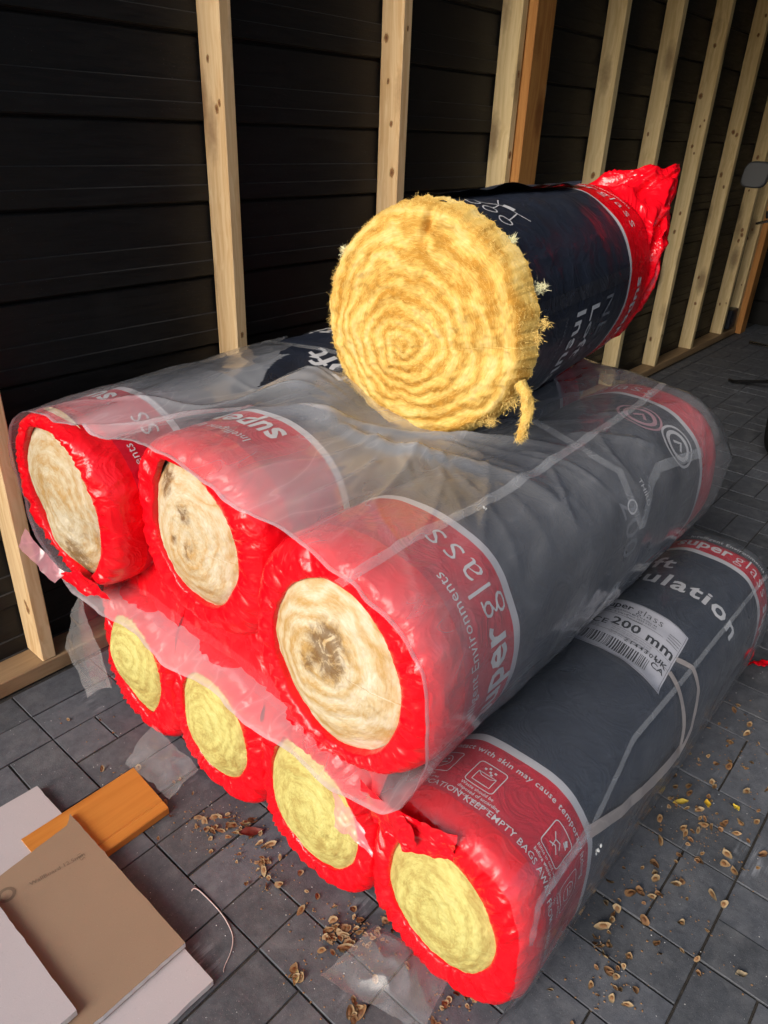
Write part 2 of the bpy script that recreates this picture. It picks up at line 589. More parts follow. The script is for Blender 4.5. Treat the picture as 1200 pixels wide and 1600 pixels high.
def board_vf(x0, x1, ztop, tilt=0.0):
    # profile from the top down: wide flat, two narrow bands each standing a little prouder, undercut groove
    pr = [(.006, .000), (.0015, -.003), (.0, -.006), (.0, -.0935), (-.0045, -.0957), (-.0045, -.1392), (-.0085, -.1415), (-.0085, -.1765), (-.0065, -.1785), (.002, -.1790), (.007, -.1845)]
    V = []
    nx = 5
    for i in range(nx):
        x = x0 + (x1 - x0) * i / (nx - 1)
        for y, z in pr:
            V.append((x, WY + y, ztop + z))
    return np.array(V), grid_faces(nx, len(pr))
wall = thing('boarded_wall', (3.2, WY + .03, 0), 'long black stained timber board wall behind the pale upright studs', 'wall')
for k in range(14):
    zt = .921 + PB * (k - 4)
    rb = random.Random(k)
    v, f = board_vf(-.4, 6.5, zt + rb.uniform(-.0015, .0015))
    mesh_obj('board', v, f, [BOARD, LEDGE_LIT], wall, smooth=False, face_mats=[1 if (q % 10) in (3, 5) else 0 for q in range(len(f))])
v, f = box_vf((-.4, WY + .018, 0), (6.5, WY + .05, 2.6))
mesh_obj('backing_panel', v, f, BOARD, wall, smooth=False)

BLK = m_plain('dark painted board', (.010, .0095, .009), .7, .25, .3, 8)
bw = thing('rear_wall', (6.5, -.8, 0), 'dark board wall closing off the unlit far end of the shelter', 'wall')
for k in range(14):
    v, f = box_vf((6.50, -3.4, k * .186 + .001), (6.53, 1.66, k * .186 + .180), .003)
    mesh_obj('board', v, f, BLK, bw, smooth=False)
v, f = box_vf((6.531, -3.4, 0), (6.56, 1.66, 2.6)); mesh_obj('backing_panel', v, f, BLK, bw, smooth=False)
sw_ = thing('side_wall', (4.9, -3.4, 0), 'dark board wall along the far side of the shelter', 'wall')
for k in range(14):
    v, f = box_vf((3.4, -3.43, k * .186 + .001), (6.49, -3.40, k * .186 + .180), .003)
    mesh_obj('board', v, f, BLK, sw_, smooth=False)
ROOFM = m_plain('dark roof deck', (.06, .05, .04), .8, .2, .2, 5)
v, f = box_vf((.7, -3.5, 2.66), (6.6, 1.80, 2.72))
tag(mesh_obj('roof', v, f, ROOFM, smooth=False), kind='structure')

# ---- timber frame
PINE = m_wood('planed pine', (.86, .63, .36), (.68, .42, .19), (.22, .09, .035))
PINEG = m_wood('weathered pine', (.82, .65, .37), (.62, .45, .21), (.16, .085, .04))
ORNG = m_wood('orange stained timber', (.50, .235, .070), (.36, .145, .035), (.16, .05, .015), gcon=.6)
PLATE = m_wood('pine plate', (.40, .27, .15), (.30, .19, .10), (.16, .08, .035), axis='X')
def m_knot():
    m, nt, b, out = mat('pine knot')
    kr = N(nt, 'ShaderNodeAttribute', attribute_name='kr').outputs['Fac']
    v = coords(nt)
    r = math_(nt, 'ADD', kr, math_(nt, 'MULTIPLY', math_(nt, 'SUBTRACT', noise(nt, v, 160, 3), .5), .5))
    nt.links.new(ramp(nt, r, [(.1, (.16, .06, .022)), (.5, (.36, .17, .06)), (.8, (.55, .33, .14))]), b.inputs['Base Color'])
    nt.links.new(ramp(nt, r, [(.45, g(.85)), (.95, g(0))]), b.inputs['Alpha'])
    b.inputs['Roughness'].default_value = .6
    return m
KNOT = m_knot()
def stud(name, x0, y0, y1, w, m, label, cat='stud', z0=.047, z1=2.64, lean=0.0, group=None):
    n = 9
    v, f = [], []
    bev = .0022
    prof = [(bev, 0), (w - bev, 0), (w, bev), (w, y1 - y0), (0, y1 - y0), (0, bev)]
    rs = np.random.RandomState(int(x0 * 1000))
    bow = rs.uniform(-.004, .004)
    for i in range(n):
        t = i / (n - 1)
        z = z0 + (z1 - z0) * t
        for a, c in prof:
            v.append((x0 + a + lean * (z - 1.3) + bow * math.sin(math.pi * t), y0 + c, z))
    f = grid_faces(n, 6, True) + [list(range(6))[::-1], [(n - 1) * 6 + k for k in range(6)]]
    v = np.array(v); b0 = np.array([x0 + w / 2, (y0 + y1) / 2, z0])
    o = mesh_obj(name, v - b0, f, m, smooth=False)
    o.location = b0
    tag(o, label, cat, group)
    BASE[o.name] = b0
    if w < .1:
        d = y1 - y0
        for kk in range(11):
            zk = rs.uniform(.1, 2.3); rk = rs.uniform(.005, .013); on_end = rs.rand() < .68
            t = (zk - z0) / (z1 - z0)
            xo = x0 + lean * (zk - 1.3) + bow * math.sin(math.pi * t)
            V = []; K = []
            for ri in range(5):
                for ai in range(16):
                    a = 2 * math.pi * ai / 16
                    p = ri / 4 * rk * math.cos(a) * (1 + .15 * math.sin(2 * a + kk)); q = ri / 4 * rk * 1.5 * math.sin(a)
                    if on_end:
                        V.append((xo - .0006, min(max(y0 + d * (.2 + .6 * ((kk * .37) % 1)) + p, y0 + .003), y1 - .002), zk + q))
                    else:
                        V.append((min(max(xo + w * .5 + p, xo + .003), xo + w - .003), y0 - .0006, zk + q))
                    K.append(ri / 4)
            mesh_obj('knot', V, grid_faces(5, 16, True), KNOT, o, True, None, {'kr': np.array(K)})
    return o
YS = 1.600
GS = 'pale studs along the black wall'
stud('wall_stud', .577, YS, 1.682, .036, PINE, 'short looking pine stud at the left edge, beside the lower pack corner', group=GS)
stud('wall_stud', 1.261, YS, 1.682, .036, PINE, 'clean pale pine stud rising behind the leftmost upper roll', group=GS)
stud('wall_stud', 1.915, YS, 1.682, .038, PINE, 'pine stud directly behind the open yellow wool end', group=GS)
stud('wall_stud', 2.540, YS, 1.682, .034, PINEG, 'pale stud fixed against the orange timber post', group=GS)
stud('wall_stud', 3.311, YS, 1.682, .042, PINEG, 'first pale stud to the right of the orange post', group=GS)
stud('wall_stud', 3.887, YS, 1.682, .044, PINEG, 'second pale stud to the right of the orange post', group=GS)
stud('wall_stud', 4.486, YS, 1.682, .042, PINEG, 'third pale stud from the orange post, passing behind the red bag tip', group=GS)
stud('wall_stud', 5.090, YS, 1.682, .044, PINEG, 'fourth pale stud from the orange post, foot standing clear on the plate', group=GS)
stud('wall_stud', 5.700, YS, 1.682, .042, PINEG, 'thin looking far stud left of the dark cable', group=GS)
stud('wall_stud', 5.985, YS, 1.682, .060, PINEG, 'farthest pale stud touching the far orange brown post', group=GS)
stud('timber_post', 2.578, 1.568, 1.682, .122, ORNG, 'thick orange stained timber post between two pale studs', 'post', z0=.0)
stud('timber_post', 6.050, 1.56, 1.682, .120, ORNG, 'dark orange post at the far corner behind the bike mirror', 'post', z0=.0)
v, f = box_vf((-.4, YS - .004, .0), (2.574, WY - .01, .045), .003)
b0 = np.array([1.09, 1.64, 0])
o = mesh_obj('sole_plate', v - b0, f, PLATE, smooth=False); o.location = b0
tag(o, 'flat timber sole plate on the paving under the left studs', 'timber')
v, f = box_vf((2.704, YS - .004, .0), (6.046, WY - .01, .045), .003)
b0 = np.array([4.4, 1.64, 0])
o = mesh_obj('sole_plate', v - b0, f, PLATE, smooth=False); o.location = b0
tag(o, 'flat timber sole plate running to the far corner under the right studs', 'timber')
# cable clipped up the far studs, socket box at its foot, coil of wire behind the post
CABLE = m_plain('black cable', (.02, .02, .022), .5, .4)
cz = np.linspace(.16, 2.45, 40)
pts = np.stack([5.90 + .012 * np.sin(cz * 3), np.full(40, 1.655), cz], 1)
v, f = tube_vf(pts, .011, 8); b0 = np.array([5.9, 1.655, .16])
o = mesh_obj('electric_cable', v - b0, f, CABLE); o.location = b0
tag(o, 'dark cable running up the wall between the two farthest studs', 'cable')
v, f = box_vf((5.83, 1.595, .06), (5.975, 1.66, .20), .006); b0 = np.array([5.9, 1.63, .06])
t = thing('socket_box', b0, 'small dark socket box at the foot of the far studs', 'socket')
mesh_obj('box', v, f, m_plain('dark blue grey plastic', (.012, .014, .022), .4), t, smooth=False)
v, f = box_vf((5.86, 1.588, .09), (5.945, 1.594, .17), .003)
mesh_obj('cover_plate', v, f, m_plain('socket cover', (.03, .032, .04), .35), t, smooth=False)
WIRE = m_plain('grey wire', (.22, .24, .25), .4)
lst = []
for k in range(6):
    a = np.linspace(0, 2 * math.pi, 40)
    rr = .085 + .006 * math.sin(k * 2.1)
    p = np.stack([2.735 + .06 * np.sin(a + .2 * k) * .6 + .02 * math.sin(k), 1.64 + .004 * k - .02 + .02 * np.cos(a), 1.50 + rr * np.cos(a + .15 * k) + .004 * k], 1)
    lst.append(tube_vf(p, .0022, 5))
v, f = join_vf(lst); b0 = np.array([2.75, 1.64, 1.42])
o = mesh_obj('wire_coil', v - b0, f, WIRE); o.location = b0
tag(o, 'coil of thin grey wire hanging behind the orange post', 'wire')

# ================================================================== INSULATION ROLLS
class Roll:
    """a bagged roll: axis along local x, section a superellipse, angle 0 = towards -y, 90 = top, 180 = +y"""
    def __init__(s, root, c, a, b, n, L, yaw=0.0, pitch=0.0, seed=0, lump=.005, shear=0.0, roll=0.0):
        s.root, s.c, s.a, s.b, s.n, s.L, s.seed, s.lump, s.shear = root, np.array(c, float), a, b, n, L, seed, lump, shear
        s.M = np.array(Matrix.Rotation(yaw, 3, 'Z') @ Matrix.Rotation(-pitch, 3, 'Y') @ Matrix.Rotation(roll, 3, 'X'))
        t = np.linspace(-math.pi, 2 * math.pi, 2400)
        p = s.sec(t)
        s.tt = t
        s.ss = np.r_[0, np.cumsum(np.linalg.norm(np.diff(p, axis=0), axis=1))]
    def sec(s, th):
        c, q = np.cos(th), np.sin(th)
        e = 2.0 / s.n
        return np.stack([-s.a * np.sign(c) * np.abs(c) ** e, s.b * np.sign(q) * np.abs(q) ** e], -1)
    def disp(s, th, x):
        k = s.seed * 13.7
        d = s.lump * pn3(x * 4 + k, np.cos(th) * 1.6, np.sin(th) * 1.6)
        d = d + .0022 * pn3(x * 17 + k, np.cos(th) * 2.4 + 5, np.sin(th) * 2.4)
        d = d + .0042 * np.exp(-np.asarray(x) / .10) * (.6 - 2 * np.abs(pn3(np.cos(th) * 6 + k, np.sin(th) * 6, x * 3.)))
        d = d + .0010 * pn3(x * 55 + k, np.cos(th) * 3 + 9, np.sin(th) * 3)
        return d
    def pt(s, th, x, off=0.0):
        """th, x arrays -> world points on the bag side"""
        th = np.asarray(th, float); x = np.asarray(x, float)
        p = s.sec(th)
        r = np.linalg.norm(p, axis=-1)
        k = (r + s.disp(th, x) + off) / np.maximum(r, 1e-9)
        loc = np.stack([x + s.shear * p[..., 1], p[..., 0] * k, p[..., 1] * k], -1)
        return loc @ s.M.T + s.c
    def loc(s, P):
        return np.asarray(P, float) @ s.M.T + s.c
    def arc(s, th0, ds):
        s0 = np.interp(th0, s.tt, s.ss)
        return np.interp(s0 + ds, s.ss, s.tt)
    def wrap(s, xy, th0, x0, up=1, off=.0013):
        """flat print coordinates (right, up) -> bag surface"""
        xy = np.asarray(xy, float)
        th = s.arc(th0, -up * xy[:, 0])
        return s.pt(th, x0 + up * xy[:, 1], off)

def make_bag(R, hole, near, far, depth=.042, mats=None, seedp=0, NT=176, open_front=False, name='bag', hole_off=0.0, corners=()):
    """bag mesh: pleated front face round the hole, printed side, gathered back"""
    th = np.linspace(0, 2 * math.pi, NT, endpoint=False)
    rings = []; fm = []
    O = R.sec(th)
    if hole is not None:
        hy, hz, ha, hb = hole
        wob = 1 + .06 * pn3(np.cos(th) * 1.2 + seedp, np.sin(th) * 1.2, 3.3) + .018 * pn3(np.cos(th) * 3.2 + seedp, np.sin(th) * 3.2, 1.3)
        for cd, ca in corners:
            dth = (th - rad(cd) + math.pi) % (2 * math.pi) - math.pi
            wob = wob + ca * np.exp(-np.abs(dth) / .26)
        H = np.stack([hy - ha * np.cos(th) * wob, hz + hb * np.sin(th) * wob], -1)
        K = 26
        for i in range(-2, K):
            sgm = max(i, 0) / (K - 1)
            P = H * (1 - sgm) + O * sgm
            if i < 0:
                P = H * (1 + .004 * i)
            xf = depth * (1 - (max(0, 1 - sgm ** 3.6)) ** .6)
            x = np.full(NT, xf)
            x = x + .004 * (1 - sgm) ** 2
            if i < 0: x = x + .007 * (-i)
            amp = (sgm * (1 - sgm) * 4) ** .6
            ple = pn3(th * 5.0 / 1.0 + seedp * 3, sgm * 1.2 + seedp, 0.0) if False else pn3(np.cos(th) * 8 + seedp * 3, np.sin(th) * 8, sgm * .8)
            ple2 = pn3(np.cos(th) * 21 + seedp, np.sin(th) * 21, sgm * 1.2)
            amp2 = (sgm ** .6) * (1 - sgm) ** .9 * 1.6
            x = x - amp2 * (.0085 * (1 - np.abs(ple) * 3.2) + .0046 * (1 - 3.2 * np.abs(ple2)))
            x = x + .007 * amp * pn3(P[:, 0] * 7 + seedp, P[:, 1] * 9, 0.7)
            if sgm > .999:
                d = R.disp(th, x); r = np.linalg.norm(P, axis=1); P = P * ((r + d) / r)[:, None]
            rings.append(np.stack([x + R.shear * P[:, 1], P], -1) if False else np.c_[x + R.shear * P[:, 1], P])
            fm.append(0)
    x_start = depth if hole is not None else 0.0
    xs = list(np.linspace(x_start, R.L - depth, 72))[1:]
    bounds = [near, near + .016, far, far + .016]
    for bnd in bounds:
        if bnd is not None and x_start < bnd < R.L - depth:
            xs.append(bnd)
    xs = sorted(set(round(q, 5) for q in xs))
    if hole is None:
        xs = [0.0] + xs
    for x in xs:
        P = R.sec(th); xx = np.full(NT, x)
        d = R.disp(th, xx); r = np.linalg.norm(P, axis=1)
        # slight shoulder
        sh = 1 - .03 * max(0, 1 - (x - x_start) / .05) ** 2 if hole is not None else 1
        P = P * ((r + d) / r * sh)[:, None] if hole is None else P * ((r + d) / r)[:, None]
        rings.append(np.c_[xx + R.shear * P[:, 1], P])
        if x <= near + 1e-6: fm.append(0 if x < x_start + .03 else 1)
        elif x <= near + .016 + 1e-6: fm.append(2)
        elif x <= far + 1e-6: fm.append(3)
        elif x <= far + .016 + 1e-6: fm.append(2)
        else: fm.append(1)
    for i in range(1, 16):
        sgm = 1 - i / 16.0
        P = R.sec(th) * (sgm * .97 + .03)
        x = R.L - depth * (1 - (max(0, 1 - (1 - sgm) ** 0.5 * 0 - (sgm) ** 2.6)) ** .55)
        ple = pn3(np.cos(th) * 7 + seedp * 5, np.sin(th) * 7, sgm)
        xx = x + .012 * (sgm * (1 - sgm) * 4) * ple
        rings.append(np.c_[xx + R.shear * P[:, 1], P]); fm.append(1)
    Vv = np.concatenate(rings)
    F = grid_faces(len(rings), NT, True)
    mi = []
    for i in range(len(rings) - 1):
        mi += [fm[i + 1]] * NT
    F.append([(len(rings) - 1) * NT + k for k in range(NT)]); mi.append(1)
    W = R.loc(Vv)
    return mesh_obj(name, W, F, mats or [RED, REDX, SILV, DARK], R.root, True, mi)

def make_wool(R, m, cy, cz, ra, rb, x0, bulge, turns, seed, NR=64, NT=200, name='wool_end', rough=1.0, ecc=(0, 0), tilt=(0, 0), stains=(), rim_shade_stain=None):
    r = np.linspace(0.0, 1.0, NR) ** .9
    th = np.linspace(0, 2 * math.pi, NT, endpoint=False)
    rr, tt = np.meshgrid(r, th, indexing='ij')
    ex = ecc[0] * (1 - rr); ey = ecc[1] * (1 - rr)
    y = cy - ra * (rr * np.cos(tt) + ex); z = cz + rb * (rr * np.sin(tt) + ey)
    wob = 1.15 * pn3(y * 7 + seed, z * 7, 2.0) + .40 * pn3(y * 22 + seed, z * 22, 4.0)
    ph = rr * turns - tt / (2 * math.pi) + wob
    x = x0 + .030 - (bulge + .030) * (1 - rr ** 3.2)
    ridge = np.abs(np.sin(math.pi * ph))
    x = x - rough * (1.05 - rr ** 8) * (.0009 * ridge ** .7 + .0022 * pn3(y * 40 + seed, z * 40, .0) + .009 * pn3(y * 9 + seed, z * 9, 5.) + .0012 * pn3(y * 110, z * 110 + seed, 1.))
    x = x + tilt[0] * (y - cy) + tilt[1] * (z - cz)
    sta = 0 * x
    for dy, dz, sr, ss in stains:
        sta = sta + ss * np.exp(-(((y - cy) / ra - dy) ** 2 + ((z - cz) / rb - dz) ** 2) / sr ** 2)
    if rim_shade_stain:
        sta = sta + rim_shade_stain[1] * np.clip((rr - .74) / .2, 0, 1) * np.clip(np.cos(tt - rad(rim_shade_stain[0])), 0, 1) ** 1.5
    Vv = np.stack([x, y, z], -1).reshape(-1, 3)
    F = grid_faces(NR, NT, True)
    pol = np.stack([rr * ra * 48, np.cos(tt) * 1.2 + seed, np.sin(tt) * 1.4], -1).reshape(-1, 3)
    return mesh_obj(name, R.loc(Vv), F, m, R.root, True, None, {'ph': ph.ravel(), 'pol': pol, 'st': sta.ravel()})

# ---- print helpers
def text_vf(body, size=1.0, bold=0.0, space=1.0, step=.008, xs=1.0, shear=0.0):
    cu = bpy.data.curves.new('txt', 'FONT')
    cu.body = body; cu.size = size; cu.offset = bold * size; cu.space_character = space; cu.resolution_u = 2; cu.shear = shear
    ob = bpy.data.objects.new('txt', cu)
    COL.objects.link(ob)
    bpy.context.view_layer.update()
    dg = bpy.context.evaluated_depsgraph_get()
    me = bpy.data.meshes.new_from_object(ob.evaluated_get(dg))
    bm = bmesh.new(); bm.from_mesh(me)
    bpy.data.objects.remove(ob, do_unlink=True); bpy.data.curves.remove(cu); bpy.data.meshes.remove(me)
    for v in bm.verts: v.co.x *= xs
    x0 = min(v.co.x for v in bm.verts); x1 = max(v.co.x for v in bm.verts)
    x = x0 + step
    while x < x1:
        bmesh.ops.bisect_plane(bm, geom=bm.verts[:] + bm.edges[:] + bm.faces[:], plane_co=(x, 0, 0), plane_no=(1, 0, 0), dist=1e-6)
        x += step
    bm.verts.index_update()
    v = np.array([(q.co.x, q.co.y) for q in bm.verts]); f = [[q.index for q in p.verts] for p in bm.faces]
    bm.free()
    return v, f

def lettering(R, body, size, th0, x0, up=1, bold=0.0, m=None, space=1.0, name='lettering', off=.0014, xs=1.0):
    v, f = text_vf(body, size, bold, space, xs=xs)
    return mesh_obj(name, R.wrap(v, rad(th0), x0, up, off), f, m or INK, R.root, False)

def stroke_vf(pts, w, closed=False):
    pts = np.asarray(pts, float)
    if closed: pts = np.r_[pts, pts[:1]]
    out = []; F = []
    # resample
    q = [pts[0]]
    for a, b in zip(pts[:-1], pts[1:]):
        n = max(1, int(np.linalg.norm(b - a) / .008))
        for k in range(1, n + 1): q.append(a + (b - a) * k / n)
    q = np.array(q)
    T = np.gradient(q, axis=0); T /= np.linalg.norm(T, axis=1)[:, None] + 1e-9
    Nn = np.c_[-T[:, 1], T[:, 0]]
    V = np.concatenate([q - Nn * w / 2, q + Nn * w / 2])
    n = len(q)
    return V, [(i, i + 1, n + i + 1, n + i) for i in range(n - 1)]

def rrect(x0, y0, x1, y1, r=.006):
    P = []
    for cx, cy, a0 in ((x1 - r, y0 + r, -90), (x1 - r, y1 - r, 0), (x0 + r, y1 - r, 90), (x0 + r, y0 + r, 180)):
        for k in range(4):
            a = rad(a0 + 30 * k); P.append((cx + r * math.cos(a), cy + r * math.sin(a)))
    return P

def printed(R, items, th0, x0, up=1, m=None, name='pictogram', off=.0014):
    v, f = join_vf(items)
    return mesh_obj(name, R.wrap(v, rad(th0), x0, up, off), f, m or INK, R.root, False)

def strip_on(P, w, m, root, name, nrm_off=.0):
    """thin tape along world points P (N,3), widths along given side vectors"""
    pass

def sheet(name, corners, nu, nv, m, root=None, amp=.006, freq=14, seed=0, ragged=.0, ridged=True, fold=None, thick=False, smooth=True, thickness=0):
    """crumpled patch from four corners (world), noise folds, ragged rim"""
    c = np.array(corners, float)
    u = np.linspace(0, 1, nu)[:, None, None]; v = np.linspace(0, 1, nv)[None, :, None]
    P = (c[0] * (1 - u) + c[1] * u) * (1 - v) + (c[3] * (1 - u) + c[2] * u) * v
    nrm = np.cross(c[1] - c[0], c[3] - c[0]); nrm /= np.linalg.norm(nrm)
    a = P.reshape(-1, 3)
    e1 = (c[1] - c[0]) / np.linalg.norm(c[1] - c[0]); e2 = np.cross(nrm, e1)
    s1, s2 = a @ e1 * freq, a @ e2 * freq
    n1 = pn3(s1 + seed, s2, seed * 1.3)
    n2 = pn3(s1 * 2.3 + seed, s2 * 2.3, seed + 4.)
    d = (1 - 2 * np.abs(n1)) * .6 + (1 - 2 * np.abs(n2)) * .35 if ridged else n1
    a = a + nrm * (amp * d)[:, None]
    a = a + e1 * (amp * .5 * pn3(s1 + 9, s2, seed))[:, None] + e2 * (amp * .5 * pn3(s1 + 19, s2, seed))[:, None]
    if ragged:
        U_, V_ = np.meshgrid(np.linspace(-1, 1, nu), np.linspace(-1, 1, nv), indexing='ij')
        k = np.maximum(np.abs(U_), np.abs(V_)).ravel() ** 3
        ctr = c.mean(0)
        w = ragged * k * (pn3(s1 * 1.5 + 40, s2 * 1.5, seed) + .6 * pn3(s1 * 4 + 40, s2 * 4, seed))
        a = a + (a - ctr) / (np.linalg.norm(a - ctr, axis=1)[:, None] + 1e-9) * w[:, None]
    if fold is not None:
        a = fold(a)
    return mesh_obj(name, a, grid_faces(nu, nv), m, root, smooth)

# ---- lower row: four tight rolls
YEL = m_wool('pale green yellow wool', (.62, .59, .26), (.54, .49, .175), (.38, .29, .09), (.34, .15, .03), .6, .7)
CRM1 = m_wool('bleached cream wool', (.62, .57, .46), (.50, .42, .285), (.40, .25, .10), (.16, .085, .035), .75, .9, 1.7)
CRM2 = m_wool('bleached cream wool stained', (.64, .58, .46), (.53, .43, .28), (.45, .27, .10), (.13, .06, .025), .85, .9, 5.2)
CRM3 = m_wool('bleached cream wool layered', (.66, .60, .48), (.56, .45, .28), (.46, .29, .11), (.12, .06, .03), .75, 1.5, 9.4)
GOLD = m_wool('golden loose wool', (.77, .61, .27), (.68, .455, .125), (.46, .235, .04), None, 0, 1.6, 3.3)  # deep amber tone paints the shadows between the spiral layers

LOW = []
lowspec = [(1.245, .190, .146, .190, (.0, .010, .092, .125)), (.968, .188, .150, .188, (.004, .0, .104, .126)),
           (.676, .190, .150, .190, (.0, -.002, .112, .132)), (.384, .190, .152, .190, (.0, .0, .104, .124))]
lowlab = ['red bagged insulation roll at the wall end of the bottom row', 'second red bagged roll from the wall in the bottom row',
          'third red bagged roll from the wall in the bottom row, pink flap at its edge',
          'charcoal and red insulation roll with white 200 mm label, nearest in bottom row']
for k, (y, z, a, b, hole) in enumerate(lowspec):
    x0 = .640 + (.004 if k == 1 else 0)
    root = thing('insulation_roll', (x0, y, 0), lowlab[k], 'insulation roll', 'bagged rolls in the bottom row')
    R = Roll(root, (x0, y, z), a + .003, b, 2.75, 1.21, seed=k + 1, lump=.004)
    make_bag(R, hole, .196, 1.092, seedp=k * 2.1 + 1, corners=(((280, .16),), ((115, .08),), ((122, .20), (262, .06)), ((128, .24),))[k])
    make_wool(R, YEL, hole[0], hole[1], hole[2] * 1.30, hole[3] * 1.30, .014, .034, 5, 3.1 * k + 2, ecc=((.0, .15), (.1, .1), (.1, .12), (.0, .1))[k], rim_shade_stain=((215, .5), (235, .6), (225, .9), (215, .9))[k], stains=((), (), (), ((-.55, -.55, .12, .8),))[k])  # orange-brown rim tint: shading inside the lip painted into the wool colour
    LOW.append(R)

# ---- upper row: three looser rolls
UP = []
upspec = [(.600, 1.378, .577, .194, .190, (.0, .0, .146, .162), CRM1, 'wall-side roll of the upper row, cream wool end with brown bottom edge', .0),
          (.655, .996, .618, .197, .192, (.0, .005, .128, .140), CRM2, 'middle roll of the upper row, raised a little above its neighbours', .0),
          (.628, .614, .572, .196, .192, (.0, -.008, .138, .152), CRM3, 'nearest roll of the upper row, large cream wool end, white lettering', .0)]
for k, (x0, y, z, a, b, hole, wm, lab, yaw) in enumerate(upspec):
    root = thing('insulation_roll', (x0, y, z - b), lab, 'insulation roll', 'bagged rolls in the upper row')
    R = Roll(root, (x0, y, z), a, b, 2.35, 1.15, yaw=yaw, pitch=rad((2.2, 0, 0)[k]), seed=k + 11, lump=.006)
    make_bag(R, hole, .200, 1.000, seedp=k * 3.3 + 7, depth=.045, corners=(((285, .14), (120, .06)), ((122, .12),), ((300, .05),))[k])
    make_wool(R, wm, hole[0], hole[1], hole[2] * 1.22, hole[3] * 1.22, .010, .022, 6, 4.7 * k + 1, ecc=((.05, .05), (.1, 0), (-.15, .1))[k], rim_shade_stain=((190, .75), (170, .35), (350, .45))[k],
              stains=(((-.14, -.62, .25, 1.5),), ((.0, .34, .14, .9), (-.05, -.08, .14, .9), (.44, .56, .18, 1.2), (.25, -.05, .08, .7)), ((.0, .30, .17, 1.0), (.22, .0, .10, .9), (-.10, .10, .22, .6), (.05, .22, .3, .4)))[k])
    UP.append(R)

# ---- opened roll on top
root = thing('opened_insulation_roll', (1.07, .826, .76), 'cut open roll of golden wool in a charcoal bag lying on top of the stack', 'insulation roll')
OP = Roll(root, (1.075, .822, .979), .209, .209, 2.0, .66, yaw=rad(7.5), pitch=rad(.3), seed=31, lump=.004, shear=.26)
TOPR = OP
def open_bag(R):
    NT = 220
    th = np.linspace(0, 2 * math.pi, NT, endpoint=False)
    rings = []; fm = []
    L = .72; ring = .555
    xs = sorted(set(list(np.linspace(.022, L, 60)) + [ring, ring + .014]))
    for x in xs:
        xx = np.full(NT, x)
        if x < .05:                              # torn mouth
            xx = xx + (.012 * pn3(np.cos(th) * 9, np.sin(th) * 9, 0.) + .006 * pn3(np.cos(th) * 30, np.sin(th) * 30, 0.)) * (1 - x / .05)
        P = R.sec(th); r = np.linalg.norm(P, axis=1)
        d = R.disp(th, xx)
        P = P * ((r + d) / r)[:, None]
        sk = R.shear * min(1, x / .3)
        rings.append(np.c_[xx + sk * P[:, 1], P])
        fm.append(0 if x <= ring + 1e-6 else 1 if x <= ring + .014 + 1e-6 else 2)
    # empty end of the bag: collapses to an upright crumpled fan
    K = 40
    P0 = R.sec(th)
    slit = np.stack([-.165 - .030 * np.cos(th), .140 + .122 * np.sin(th)], -1)
    for i in range(1, K):
        t = i / (K - 1)
        e = t * t * (3 - 2 * t)
        P = P0 * (1 - e) + slit * e
        rr_ = 1 + .0 * t
        x = L + .15 * t + R.shear * P[:, 1] * (1 - t)
        x = x + .085 * t * t * (np.clip(np.sin(th), -1, 1) ** 3 + .15) + .02 * t * pn3(np.cos(th) * 3, np.sin(th) * 3, 4.)                                # tip runs out at the top
        amp = .022 * math.sin(math.pi * min(1, t * 1.05 + .02)) ** .7 + .004 * t
        n1 = pn3(np.cos(th) * 2.2, np.sin(th) * 2.2, t * 1.8 + 2); n2 = pn3(np.cos(th) * 5, np.sin(th) * 5, t * 3 + 7)
        cr = (1 - 3.0 * np.abs(n1)) + .35 * (1 - 3.0 * np.abs(n2))
        rad_ = np.linalg.norm(P, axis=1) + 1e-6
        P = P * ((rad_ + amp * (cr - .5)) / rad_)[:, None]
        x = x + amp * .8 * n2
        rings.append(np.c_[x, P]); fm.append(3)
    V = np.concatenate(rings); F = grid_faces(len(rings), NT, True); mi = []
    for i in range(len(rings) - 1): mi += [fm[i + 1]] * NT
    return mesh_obj('bag', R.loc(V), F, [DARK, SILV, RED, REDC], R.root, True, mi)
open_bag(OP)
